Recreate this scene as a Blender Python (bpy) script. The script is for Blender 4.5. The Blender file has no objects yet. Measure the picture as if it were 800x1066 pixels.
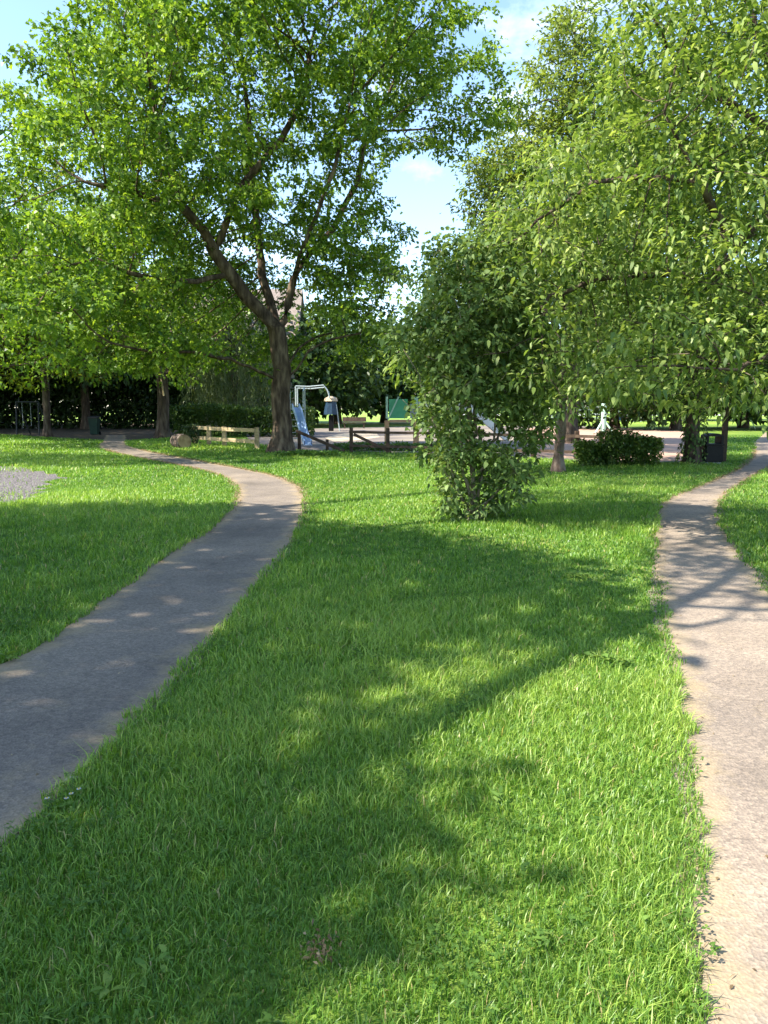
import bpy, math, random
import numpy as np
from mathutils import Vector, Matrix

rng = np.random.default_rng(7)
random.seed(7)
PI = math.pi
scn = bpy.context.scene
COL = scn.collection

# ------------------------------------------------------------------ camera geometry
F = 805.0; CX, CY = 400.0, 533.0; HORIZON = 425.0; CAMZ = 1.6
PITCH = math.atan((CY - HORIZON) / F)
FW = np.array([0, math.cos(PITCH), -math.sin(PITCH)])
UP = np.array([0, math.sin(PITCH), math.cos(PITCH)])
RT = np.array([1.0, 0, 0])
CAM = np.array([0, 0, CAMZ])

def ray(px, py):
    return FW + RT * ((px - CX) / F) + UP * ((CY - py) / F)
def at(px, py, z=0.0):
    d = ray(px, py); t = (z - CAMZ) / d[2]
    return CAM + d * t
def atd(px, py, Y):
    d = ray(px, py); return CAM + d * (Y / d[1])
def project(P):
    Q = np.asarray(P) - CAM
    w = Q @ FW
    return CX + F * (Q @ RT) / w, CY - F * (Q @ UP) / w, w

# sun: light travels towards SD horizontally, elevation 45 deg
SUN_EL = math.radians(46)
SD = np.array([0.94, 0.34]); SD /= np.linalg.norm(SD)
CT = 1 / math.tan(SUN_EL)

# ------------------------------------------------------------------ object helpers
def tag(o, label=None, cat=None, group=None, kind=None):
    if label: o['label'] = label
    if cat: o['category'] = cat
    if group: o['group'] = group
    if kind: o['kind'] = kind
    return o
def empty(name, loc, label, cat, group=None):
    o = bpy.data.objects.new(name, None); COL.objects.link(o)
    o.location = Vector([float(v) for v in loc]); o.empty_display_size = .2
    return tag(o, label, cat, group)

def np_mesh(name, V, loops, starts, mat, parent=None, smooth=False, attr=None):
    """V (n,3) in world coordinates; parent is an unrotated Empty"""
    V = np.asarray(V, dtype=np.float32)
    if parent is not None:
        V = V - np.array(parent.location, dtype=np.float32)
    me = bpy.data.meshes.new(name)
    me.vertices.add(len(V)); me.vertices.foreach_set('co', V.ravel())
    me.loops.add(len(loops)); me.loops.foreach_set('vertex_index', np.asarray(loops, dtype=np.int32))
    me.polygons.add(len(starts)); me.polygons.foreach_set('loop_start', np.asarray(starts, dtype=np.int32))
    if smooth:
        me.polygons.foreach_set('use_smooth', np.ones(len(starts), dtype=bool))
    if attr is not None:
        for k, v in attr.items():
            a = me.attributes.new(k, 'FLOAT', 'POINT'); a.data.foreach_set('value', np.asarray(v, dtype=np.float32))
    me.update(calc_edges=True)
    me.materials.append(mat)
    o = bpy.data.objects.new(name, me); COL.objects.link(o)
    if parent is not None: o.parent = parent
    return o

class MB:
    """collects simple solids into ONE mesh"""
    def __init__(s): s.v = []; s.f = []
    def add(s, vs, fs):
        b = len(s.v); s.v += [tuple(float(c) for c in v) for v in vs]; s.f += [tuple(i + b for i in f) for f in fs]; return s
    def box(s, c, size, rz=0, rx=0):
        c = np.array(c, float); h = np.array(size, float) / 2
        cz, sz = math.cos(rz), math.sin(rz); cx, sx = math.cos(rx), math.sin(rx)
        vs = []
        for x, y, z in [(-1,-1,-1),(1,-1,-1),(1,1,-1),(-1,1,-1),(-1,-1,1),(1,-1,1),(1,1,1),(-1,1,1)]:
            p = np.array([x, y, z]) * h
            p = np.array([p[0], p[1]*cx - p[2]*sx, p[1]*sx + p[2]*cx])
            vs.append(c + np.array([p[0]*cz - p[1]*sz, p[0]*sz + p[1]*cz, p[2]]))
        return s.add(vs, [(0,3,2,1),(4,5,6,7),(0,1,5,4),(1,2,6,5),(2,3,7,6),(3,0,4,7)])
    def tube(s, pts, r, n=8):
        pts = [np.array(p, float) for p in pts]
        rs = r if isinstance(r, (list, tuple)) else [r] * len(pts)
        rings = []
        ref = None
        for i, p in enumerate(pts):
            d = pts[min(i+1, len(pts)-1)] - pts[max(i-1, 0)]; d /= np.linalg.norm(d)
            if ref is None:
                ref = np.array([0, 0, 1.]) if abs(d[2]) < .9 else np.array([1., 0, 0])
            a = np.cross(d, ref); a /= np.linalg.norm(a); b = np.cross(d, a); ref = -b if False else ref
            rings.append([p + rs[i] * (a * math.cos(2*PI*k/n) + b * math.sin(2*PI*k/n)) for k in range(n)])
        vs = [v for rg in rings for v in rg]; fs = []
        for i in range(len(pts)-1):
            for k in range(n):
                fs.append((i*n+k, i*n+(k+1) % n, (i+1)*n+(k+1) % n, (i+1)*n+k))
        fs.append(tuple(range(n))[::-1]); fs.append(tuple((len(pts)-1)*n + k for k in range(n)))
        return s.add(vs, fs)
    def beam(s, p0, p1, w, h):
        """rectangular bar between two points; w horizontal, h the other way"""
        p0 = np.array(p0, float); p1 = np.array(p1, float); d = p1 - p0; d /= np.linalg.norm(d)
        ref = np.array([0, 0, 1.]) if abs(d[2]) < .95 else np.array([0, 1., 0])
        a = np.cross(d, ref); a /= np.linalg.norm(a); b = np.cross(a, d)
        vs = [p + a*x*w/2 + b*y*h/2 for p in (p0, p1) for x, y in ((-1,-1),(1,-1),(1,1),(-1,1))]
        return s.add(vs, [(0,1,2,3),(7,6,5,4),(0,4,5,1),(1,5,6,2),(2,6,7,3),(3,7,4,0)])
    def build(s, name, mat, parent=None, bevel=0, smooth=False):
        me = bpy.data.meshes.new(name)
        off = np.array(parent_world(parent)) if parent is not None else np.zeros(3)
        me.from_pydata([tuple(np.array(v) - off) for v in s.v], [], s.f); me.update()
        import bmesh
        bm = bmesh.new(); bm.from_mesh(me)
        bmesh.ops.recalc_face_normals(bm, faces=bm.faces)
        if bevel:
            bmesh.ops.bevel(bm, geom=list(bm.edges), offset=bevel, segments=2, affect='EDGES')
        if smooth:
            for f in bm.faces: f.smooth = True
        bm.to_mesh(me); bm.free()
        me.materials.append(mat)
        o = bpy.data.objects.new(name, me); COL.objects.link(o)
        if parent is not None: o.parent = parent
        return o
def parent_world(p):
    v = np.zeros(3)
    while p is not None:
        v += np.array(p.location); p = p.parent
    return v

# ------------------------------------------------------------------ materials
def new_mat(name):
    m = bpy.data.materials.new(name); m.use_nodes = True
    nt = m.node_tree; nt.nodes.clear()
    return m, nt, nt.nodes, nt.links
def ramp(N, stops, interp='LINEAR'):
    r = N.new('ShaderNodeValToRGB'); e = r.color_ramp.elements
    r.color_ramp.interpolation = interp
    while len(e) > 1: e.remove(e[-1])
    e[0].position = stops[0][0]; e[0].color = (*stops[0][1], 1)
    for p, c in stops[1:]:
        x = e.new(p); x.color = (*c, 1)
    return r
def leaf_mat(name, dark, mid, light, trans=.4, tcol=None, rough=.45, spec=.3):
    m, nt, N, L = new_mat(name)
    out = N.new('ShaderNodeOutputMaterial')
    a = N.new('ShaderNodeAttribute'); a.attribute_name = 'tint'
    r = ramp(N, [(0, dark), (.5, mid), (1, light)])
    L.new(a.outputs['Fac'], r.inputs[0])
    p = N.new('ShaderNodeBsdfPrincipled'); p.inputs['Roughness'].default_value = rough
    p.inputs['Specular IOR Level'].default_value = spec
    L.new(r.outputs[0], p.inputs['Base Color'])
    t = N.new('ShaderNodeBsdfTranslucent')
    mu = N.new('ShaderNodeMix'); mu.data_type = 'RGBA'; mu.blend_type = 'MULTIPLY'; mu.inputs[0].default_value = 1
    mu.inputs[7].default_value = (*(tcol or (1.5, 1.45, .55)), 1)
    L.new(r.outputs[0], mu.inputs[6]); L.new(mu.outputs[2], t.inputs[0])
    mx = N.new('ShaderNodeMixShader'); mx.inputs[0].default_value = trans
    L.new(p.outputs[0], mx.inputs[1]); L.new(t.outputs[0], mx.inputs[2]); L.new(mx.outputs[0], out.inputs[0])
    return m
def surf_mat(name, stops, scale=5, rough=.8, bump=0, bscale=40, detail=6, spec=.3, stretch=(1,1,1), metallic=0, rough_noise=0):
    m, nt, N, L = new_mat(name)
    out = N.new('ShaderNodeOutputMaterial'); p = N.new('ShaderNodeBsdfPrincipled')
    p.inputs['Roughness'].default_value = rough; p.inputs['Specular IOR Level'].default_value = spec
    p.inputs['Metallic'].default_value = metallic
    tc = N.new('ShaderNodeTexCoord'); mp = N.new('ShaderNodeMapping'); mp.inputs['Scale'].default_value = stretch
    L.new(tc.outputs['Object'], mp.inputs[0])
    n = N.new('ShaderNodeTexNoise'); n.inputs['Scale'].default_value = scale; n.inputs['Detail'].default_value = detail
    L.new(mp.outputs[0], n.inputs['Vector'])
    r = ramp(N, stops); L.new(n.outputs[0], r.inputs[0]); L.new(r.outputs[0], p.inputs['Base Color'])
    if bump:
        n2 = N.new('ShaderNodeTexNoise'); n2.inputs['Scale'].default_value = bscale; n2.inputs['Detail'].default_value = 5
        L.new(mp.outputs[0], n2.inputs['Vector'])
        b = N.new('ShaderNodeBump'); b.inputs['Strength'].default_value = bump; b.inputs['Distance'].default_value = .03
        L.new(n2.outputs[0], b.inputs['Height']); L.new(b.outputs[0], p.inputs['Normal'])
    L.new(p.outputs[0], out.inputs[0])
    return m

def bark_mat(name, c0, c1, c2, scale=3):
    m = surf_mat(name, [(.3, c0), (.5, c1), (.7, c2)], scale=scale, rough=.95, bump=.9, bscale=9, stretch=(2.2, 2.2, .6), spec=.1)
    return m

M = {}
M['oak_leaf'] = leaf_mat('oak_leaf', (.035, .085, .014), (.125, .225, .027), (.31, .42, .06), .42)
M['cherry_leaf'] = leaf_mat('cherry_leaf', (.04, .085, .02), (.155, .225, .05), (.40, .46, .15), .40, tcol=(1.35, 1.4, .65))
M['airy_leaf'] = leaf_mat('airy_leaf', (.06, .10, .03), (.16, .22, .055), (.31, .37, .09), .42)
M['shrub_leaf'] = leaf_mat('shrub_leaf', (.04, .085, .022), (.115, .18, .05), (.26, .34, .12), .32, rough=.55, spec=.2)
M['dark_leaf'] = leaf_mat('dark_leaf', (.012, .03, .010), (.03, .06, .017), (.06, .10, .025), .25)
M['hedge_leaf'] = leaf_mat('hedge_leaf', (.03, .065, .012), (.06, .115, .02), (.13, .18, .03), .3)
M['willow_leaf'] = leaf_mat('willow_leaf', (.06, .09, .045), (.11, .15, .07), (.17, .21, .09), .35)
M['far_leaf'] = leaf_mat('far_leaf', (.022, .05, .014), (.05, .095, .025), (.10, .15, .035), .35)
M['yellow_leaf'] = leaf_mat('yellow_leaf', (.05, .08, .01), (.15, .19, .02), (.28, .30, .03), .4)
M['grass'] = leaf_mat('grass', (.045, .12, .017), (.15, .28, .037), (.34, .445, .085), .40, tcol=(1.3, 1.4, .55), rough=.4, spec=.35)
e_ = M['grass'].node_tree.nodes
for x in e_:
    if x.type == 'VALTORGB':
        x.color_ramp.elements[2].position = .93
        q = x.color_ramp.elements.new(1.0); q.color = (.46, .37, .17, 1)
M['weed'] = leaf_mat('weed', (.05, .11, .02), (.10, .19, .032), (.2, .29, .06), .32, rough=.55, spec=.2)
M['bark_oak'] = bark_mat('bark_oak', (.028, .02, .014), (.085, .06, .042), (.2, .15, .10))
M['bark_dark'] = bark_mat('bark_dark', (.03, .022, .018), (.075, .055, .042), (.14, .11, .085))
M['bark_cherry'] = bark_mat('bark_cherry', (.05, .035, .028), (.12, .088, .07), (.25, .21, .17))
M['bark_pale'] = bark_mat('bark_pale', (.10, .085, .06), (.2, .17, .12), (.33, .29, .22))
M['wood_pale'] = surf_mat('wood_pale', [(.3, (.26, .19, .10)), (.7, (.46, .36, .21))], scale=4, stretch=(1, 1, 6), bump=.2)
M['wood_dark'] = surf_mat('wood_dark', [(.3, (.035, .022, .015)), (.7, (.085, .055, .037))], scale=6, bump=.2)
M['wood_tan'] = surf_mat('wood_tan', [(.3, (.42, .24, .13)), (.7, (.58, .36, .21))], scale=4, bump=.2)
M['black_plastic'] = surf_mat('black_plastic', [(.3, (.004, .004, .005)), (.7, (.009, .009, .010))], scale=20, rough=.5, spec=.2)
M['pale_stone'] = surf_mat('pale_stone', [(.3, (.3, .32, .34)), (.7, (.42, .43, .45))], scale=20)
M['blue_plastic'] = surf_mat('blue_plastic', [(.3, (.36, .50, .76)), (.7, (.44, .57, .80))], scale=3, rough=.35, spec=.5)
M['white_plastic'] = surf_mat('white_plastic', [(.3, (.68, .68, .70)), (.7, (.8, .8, .8))], scale=3, rough=.3, spec=.5)
M['grey_metal'] = surf_mat('grey_metal', [(.3, (.30, .36, .36)), (.7, (.42, .48, .47))], scale=12, rough=.4, spec=.5)
M['dull_metal'] = surf_mat('dull_metal', [(.3, (.22, .25, .27)), (.7, (.32, .35, .37))], scale=12, rough=.5, spec=.5)
M['shaded_metal'] = surf_mat('shaded_metal', [(.3, (.010, .011, .012)), (.7, (.02, .022, .024))], scale=12, rough=.5)  # near-black stands in for the shade on swing frame and bin lid
M['navy'] = surf_mat('navy', [(.3, (.012, .028, .055)), (.7, (.025, .055, .09))], scale=6, rough=.4)
M['tan'] = surf_mat('tan', [(.3, (.42, .32, .20)), (.7, (.58, .47, .33))], scale=8, rough=.6)
M['green_panel'] = surf_mat('green_panel', [(.3, (.05, .30, .15)), (.7, (.09, .40, .21))], scale=3, rough=.4, spec=.4)
M['pale_green'] = surf_mat('pale_green', [(.3, (.36, .55, .42)), (.7, (.45, .62, .5))], scale=3, rough=.4, spec=.4)
M['dark_green'] = surf_mat('dark_green', [(.3, (.004, .025, .018)), (.7, (.007, .036, .026))], scale=5, rough=.5)  # dark green of the wheeled bin, pushed near black for shade
M['render_white'] = surf_mat('render_white', [(.3, (.52, .49, .44)), (.7, (.66, .63, .57))], scale=2)
M['glass'] = surf_mat('glass', [(.3, (.03, .04, .05)), (.7, (.06, .07, .08))], scale=1, rough=.08, spec=.8)
M['white_paint'] = surf_mat('white_paint', [(.3, (.7, .7, .7)), (.7, (.8, .8, .8))], scale=5, rough=.5)
M['cut_wood'] = surf_mat('cut_wood', [(.3, (.20, .13, .08)), (.7, (.38, .28, .18))], scale=5, bump=.3)
M['dead_grass'] = leaf_mat('dead_grass', (.12, .08, .04), (.26, .19, .10), (.42, .34, .20), .3, tcol=(1.2, 1.1, .8))
M['white_petal'] = leaf_mat('white_petal', (.6, .6, .6), (.75, .75, .74), (.8, .8, .8), .3, tcol=(1, 1, 1))
M['dry_leaf'] = leaf_mat('dry_leaf', (.40, .33, .26), (.5, .42, .34), (.6, .52, .44), .2, tcol=(1, 1, .9))
M['yellow'] = surf_mat('yellow', [(.3, (.6, .4, .03)), (.7, (.7, .5, .05))])

def roof_mat():
    m, nt, N, L = new_mat('roof_tiles')
    out = N.new('ShaderNodeOutputMaterial'); p = N.new('ShaderNodeBsdfPrincipled'); p.inputs['Roughness'].default_value = .85
    tc = N.new('ShaderNodeTexCoord'); b = N.new('ShaderNodeTexBrick'); b.inputs['Scale'].default_value = 3
    b.inputs['Color1'].default_value = (.20, .155, .125, 1); b.inputs['Color2'].default_value = (.27, .22, .185, 1); b.inputs['Mortar'].default_value = (.1, .08, .07, 1)
    L.new(tc.outputs['Object'], b.inputs[0]); L.new(b.outputs[0], p.inputs['Base Color']); L.new(p.outputs[0], out.inputs[0])
    return m
M['roof'] = roof_mat()

def ground_mat():
    m, nt, N, L = new_mat('lawn_ground')
    out = N.new('ShaderNodeOutputMaterial'); p = N.new('ShaderNodeBsdfPrincipled')
    p.inputs['Roughness'].default_value = .9; p.inputs['Specular IOR Level'].default_value = .15
    tc = N.new('ShaderNodeTexCoord')
    n1 = N.new('ShaderNodeTexNoise'); n1.inputs['Scale'].default_value = .6; n1.inputs['Detail'].default_value = 8
    n2 = N.new('ShaderNodeTexNoise'); n2.inputs['Scale'].default_value = 26; n2.inputs['Detail'].default_value = 6
    for n in (n1, n2): L.new(tc.outputs['Object'], n.inputs['Vector'])
    r1 = ramp(N, [(.35, (.10, .17, .025)), (.5, (.155, .24, .038)), (.68, (.23, .29, .055))])
    r2 = ramp(N, [(.3, (.5, .55, .4)), (.55, (1, 1, 1)), (.75, (1.25, 1.2, 1.0))])
    L.new(n1.outputs[0], r1.inputs[0]); L.new(n2.outputs[0], r2.inputs[0])
    mu = N.new('ShaderNodeMix'); mu.data_type = 'RGBA'; mu.blend_type = 'MULTIPLY'; mu.inputs[0].default_value = 1
    L.new(r1.outputs[0], mu.inputs[6]); L.new(r2.outputs[0], mu.inputs[7]); L.new(mu.outputs[2], p.inputs['Base Color'])
    b = N.new('ShaderNodeBump'); b.inputs['Strength'].default_value = .8; b.inputs['Distance'].default_value = .04
    L.new(n2.outputs[0], b.inputs['Height']); L.new(b.outputs[0], p.inputs['Normal'])
    L.new(p.outputs[0], out.inputs[0]); return m
M['ground'] = ground_mat()

def tarmac_mat(name, base, warm, grit=70, litter=True):
    m, nt, N, L = new_mat(name)
    out = N.new('ShaderNodeOutputMaterial'); p = N.new('ShaderNodeBsdfPrincipled')
    p.inputs['Roughness'].default_value = .85; p.inputs['Specular IOR Level'].default_value = .25
    tc = N.new('ShaderNodeTexCoord')
    big = N.new('ShaderNodeTexNoise'); big.inputs['Scale'].default_value = 1.3; big.inputs['Detail'].default_value = 7; big.inputs['Roughness'].default_value = .65
    fine = N.new('ShaderNodeTexVoronoi'); fine.inputs['Scale'].default_value = grit
    fn = N.new('ShaderNodeTexNoise'); fn.inputs['Scale'].default_value = grit * 2.2; fn.inputs['Detail'].default_value = 3
    for n in (big, fine, fn): L.new(tc.outputs['Object'], n.inputs['Vector'])
    r1 = ramp(N, [(.32, tuple(.78 * c for c in base)), (.5, base), (.7, warm)])
    L.new(big.outputs[0], r1.inputs[0])
    r2 = ramp(N, [(0, (.55, .55, .56)), (.5, (1, 1, 1)), (1, (1.55, 1.5, 1.42))])
    sp = N.new('ShaderNodeSeparateColor'); L.new(fine.outputs['Color'], sp.inputs[0]); L.new(sp.outputs[0], r2.inputs[0])
    mu = N.new('ShaderNodeMix'); mu.data_type = 'RGBA'; mu.blend_type = 'MULTIPLY'; mu.inputs[0].default_value = .5
    L.new(r1.outputs[0], mu.inputs[6]); L.new(r2.outputs[0], mu.inputs[7])
    r3 = ramp(N, [(.3, (.7, .7, .7)), (.6, (1.15, 1.15, 1.15))]); L.new(fn.outputs[0], r3.inputs[0])
    mu2 = N.new('ShaderNodeMix'); mu2.data_type = 'RGBA'; mu2.blend_type = 'MULTIPLY'; mu2.inputs[0].default_value = .8
    L.new(mu.outputs[2], mu2.inputs[6]); L.new(r3.outputs[0], mu2.inputs[7])
    last = mu2.outputs[2]
    # hairline cracks and darker damp stains
    vc = N.new('ShaderNodeTexVoronoi'); vc.feature = 'DISTANCE_TO_EDGE'; vc.inputs['Scale'].default_value = .9
    wn = N.new('ShaderNodeTexNoise'); wn.inputs['Scale'].default_value = 2.5; wn.inputs['Detail'].default_value = 6
    L.new(tc.outputs['Object'], wn.inputs['Vector'])
    va = N.new('ShaderNodeVectorMath'); va.operation = 'MULTIPLY_ADD'; va.inputs[1].default_value = (.7, .7, .7)
    L.new(wn.outputs['Color'], va.inputs[0]); L.new(tc.outputs['Object'], va.inputs[2]); L.new(va.outputs[0], vc.inputs['Vector'])
    rc = ramp(N, [(0, (.35, .34, .33)), (.006, (.6, .6, .6)), (.014, (1, 1, 1))]); L.new(vc.outputs['Distance'], rc.inputs[0])
    sn = N.new('ShaderNodeTexNoise'); sn.inputs['Scale'].default_value = .45; sn.inputs['Detail'].default_value = 5
    L.new(tc.outputs['Object'], sn.inputs['Vector'])
    rs = ramp(N, [(.35, (.72, .73, .76)), (.55, (1, 1, 1)), (.7, (1.1, 1.08, 1.04))]); L.new(sn.outputs[0], rs.inputs[0])
    for q, fac in ((rc, .3), (rs, 1)):
        mq = N.new('ShaderNodeMix'); mq.data_type = 'RGBA'; mq.blend_type = 'MULTIPLY'; mq.inputs[0].default_value = fac
        L.new(last, mq.inputs[6]); L.new(q.outputs[0], mq.inputs[7]); last = mq.outputs[2]
    # dusting of dry plant debris, in drifts, thickest near the edge of the path
    a = N.new('ShaderNodeAttribute'); a.attribute_name = 'edge'
    ln = N.new('ShaderNodeTexNoise'); ln.inputs['Scale'].default_value = 3.2; ln.inputs['Detail'].default_value = 8; ln.inputs['Roughness'].default_value = .75
    L.new(tc.outputs['Object'], ln.inputs['Vector'])
    ad = N.new('ShaderNodeMath'); ad.operation = 'MULTIPLY_ADD'; ad.inputs[1].default_value = .36
    L.new(a.outputs['Fac'], ad.inputs[0]); L.new(ln.outputs[0], ad.inputs[2])
    rl = ramp(N, [(.57, (0, 0, 0)), (.80, (.62, .62, .62))]); L.new(ad.outputs[0], rl.inputs[0])
    mx = N.new('ShaderNodeMix'); mx.data_type = 'RGBA'
    mx.inputs[7].default_value = (.33, .25, .14, 1)
    L.new(rl.outputs[0], mx.inputs[0]); L.new(last, mx.inputs[6]); L.new(mx.outputs[2], p.inputs['Base Color'])
    b = N.new('ShaderNodeBump'); b.inputs['Strength'].default_value = .5; b.inputs['Distance'].default_value = .006
    L.new(fine.outputs['Distance'], b.inputs['Height']); L.new(b.outputs[0], p.inputs['Normal'])
    L.new(p.outputs[0], out.inputs[0]); return m
M['tarmac_grey'] = tarmac_mat('tarmac_grey', (.195, .160, .126), (.235, .193, .150))
M['tarmac_warm'] = tarmac_mat('tarmac_warm', (.24, .192, .146), (.29, .234, .176))
M['soil'] = surf_mat('soil', [(.3, (.15, .12, .08)), (.5, (.22, .18, .12)), (.7, (.32, .27, .18))], scale=9, bump=.6, bscale=60, rough=.95)
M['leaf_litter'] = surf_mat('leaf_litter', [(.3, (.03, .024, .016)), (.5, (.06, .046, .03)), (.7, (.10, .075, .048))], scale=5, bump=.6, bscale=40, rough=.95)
M['play_surface'] = surf_mat('play_surface', [(.3, (.36, .23, .165)), (.7, (.44, .29, .21))], scale=.7, rough=.9)
M['play_tarmac'] = surf_mat('play_tarmac', [(.35, (.14, .115, .10)), (.5, (.18, .15, .13)), (.65, (.26, .22, .16))], scale=.35, rough=.9)
M['pale_path'] = surf_mat('pale_path', [(.3, (.5, .47, .43)), (.7, (.6, .57, .53))], scale=.7, rough=.9)
M['field'] = surf_mat('field', [(.3, (.17, .28, .03)), (.7, (.23, .33, .04))], scale=.15, rough=.9)
def gravel_mat():
    m, nt, N, L = new_mat('gravel')
    out = N.new('ShaderNodeOutputMaterial'); p = N.new('ShaderNodeBsdfPrincipled'); p.inputs['Roughness'].default_value = .9
    tc = N.new('ShaderNodeTexCoord'); v = N.new('ShaderNodeTexVoronoi'); v.inputs['Scale'].default_value = 34
    L.new(tc.outputs['Object'], v.inputs['Vector'])
    sp = N.new('ShaderNodeSeparateColor'); L.new(v.outputs['Color'], sp.inputs[0])
    r = ramp(N, [(0, (.06, .05, .048)), (.5, (.15, .13, .125)), (1, (.30, .27, .26))]); L.new(sp.outputs[0], r.inputs[0])
    L.new(r.outputs[0], p.inputs['Base Color'])
    b = N.new('ShaderNodeBump'); b.inputs['Strength'].default_value = 1; b.inputs['Distance'].default_value = .05; b.invert = True
    L.new(v.outputs['Distance'], b.inputs['Height']); L.new(b.outputs[0], p.inputs['Normal'])
    L.new(p.outputs[0], out.inputs[0]); return m
M['gravel'] = gravel_mat()

# ------------------------------------------------------------------ foliage
def unit(a):
    return a / np.maximum(np.linalg.norm(a, axis=1, keepdims=True), 1e-9)

def leaf_arrays(P, A, Nn, Ln, W, kind, droop=.25):
    n = len(P); A = unit(A); S = unit(np.cross(A, Nn)); Nn = np.cross(S, A)
    Ln = np.broadcast_to(Ln, (n,))[:, None]; W = np.broadcast_to(W, (n,))[:, None]
    dz = np.array([0, 0, -1.0])
    if kind == 'diamond':
        V = np.stack([P, P + A*Ln*.5 + S*W*.5 + Nn*W*.18, P + A*Ln + dz*Ln*droop, P + A*Ln*.5 - S*W*.5 + Nn*W*.18], 1)
        lo = np.arange(4); per = 4; st = np.array([0]); nv = 4
    elif kind == 'lance':       # long pointed leaf with a bend
        def pt(t): return P + A*Ln*t + dz*Ln*droop*t*t
        c3, c6 = pt(.28), pt(.65)
        V = np.stack([P, c3 + S*W*.5 + Nn*W*.15, c3 - S*W*.5 + Nn*W*.15, c6 + S*W*.42 + Nn*W*.12, c6 - S*W*.42 + Nn*W*.12, pt(1.0)], 1)
        lo = np.array([0, 1, 2, 1, 3, 4, 2, 3, 5, 4]); st = np.array([0, 3, 7]); per = 10; nv = 6
    elif kind == 'lobed':       # irregular lobed leaf / small cluster of leaf tips
        k = W * .5
        V = np.stack([P, P + A*Ln*.25 + S*k*.75, P + A*Ln*.5 + S*k*.55, P + A*Ln*.62 + S*k*1.05, P + A*Ln + dz*Ln*droop,
                      P + A*Ln*.66 - S*k*1.0, P + A*Ln*.45 - S*k*.5, P + A*Ln*.28 - S*k*.8], 1)
        V[:, [1, 3, 5, 7]] += (Nn * W * .15)[:, None, :]
        lo = np.array([0, 1, 2, 6, 7, 2, 3, 4, 5, 6]); st = np.array([0, 5]); per = 10; nv = 8
    L = (lo[None, :] + (np.arange(n) * nv)[:, None]).ravel()
    St = (st[None, :] + (np.arange(n) * per)[:, None]).ravel()
    return V.reshape(-1, 3), L, St, nv

def leaves(name, P, A, Nn, Ln, W, tint, mat, parent, kind='diamond', droop=.25):
    V, L, St, nv = leaf_arrays(P, A, Nn, Ln, W, kind, droop)
    return np_mesh(name, V, L, St, mat, parent, attr={'tint': np.repeat(np.clip(tint, 0, 1), nv)})

def rand_dirs(n):
    return unit(rng.normal(size=(n, 3)))

def crown_leaves(centres, per, spread, flat=.55):
    """positions round twig points: flattened little clouds"""
    C = np.repeat(centres, per, axis=0)
    off = rng.normal(size=C.shape) * spread * np.array([1, 1, flat])
    return C + off, off

# space colonisation -------------------------------------------------
def colonize(nodes, parents, att, D=.35, infl=6.0, kill=.5, iters=140, wob=.12):
    nodes = [np.array(p, float) for p in nodes]; parents = list(parents)
    att = np.array(att, float)
    X = np.array(nodes)
    d = np.linalg.norm(att[:, None] - X[None], axis=2); near = d.argmin(1); dist = d.min(1)
    alive = np.ones(len(att), bool); seen = set()
    for it in range(iters):
        sel = alive & (dist < infl)
        if not sel.any(): break
        idx = near[sel]; dirs = unit(att[sel] - np.array(nodes)[idx])
        u, inv = np.unique(idx, return_inverse=True)
        acc = np.zeros((len(u), 3)); np.add.at(acc, inv, dirs)
        acc = unit(acc + rng.normal(size=acc.shape) * wob)
        new = []
        for k, ui in enumerate(u):
            p = nodes[ui] + acc[k] * D
            key = (int(ui), tuple(np.round(p / (D * .5)).astype(int)))
            if key in seen: continue
            seen.add(key); nodes.append(p); parents.append(int(ui)); new.append(len(nodes) - 1)
        if not new: break
        NX = np.array([nodes[i] for i in new])
        dd = np.linalg.norm(att[:, None] - NX[None], axis=2); j = dd.argmin(1); m = dd[np.arange(len(att)), j]
        upd = m < dist
        near[upd] = np.array(new)[j[upd]]; dist[upd] = m[upd]
        alive &= dist > kill
    return np.array(nodes), np.array(parents)

def seed_limbs(limbs, step=.35):
    """limbs: list of polylines; each later one starts at a point near an earlier one"""
    nodes, par = [], []
    for pl in limbs:
        pl = [np.array(p, float) for p in pl]
        if not nodes:
            nodes.append(pl[0]); par.append(-1); cur = 0
        else:
            X = np.array(nodes); cur = int(np.linalg.norm(X - pl[0], axis=1).argmin())
            if np.linalg.norm(nodes[cur] - pl[0]) > step * .7: pl = [nodes[cur]] + pl
        for a, b in zip(pl[:-1], pl[1:]):
            k = max(1, int(np.linalg.norm(b - a) / step))
            for i in range(1, k + 1):
                nodes.append(a + (b - a) * i / k + rng.normal(size=3) * .02); par.append(cur); cur = len(nodes) - 1
    return nodes, par

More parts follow.
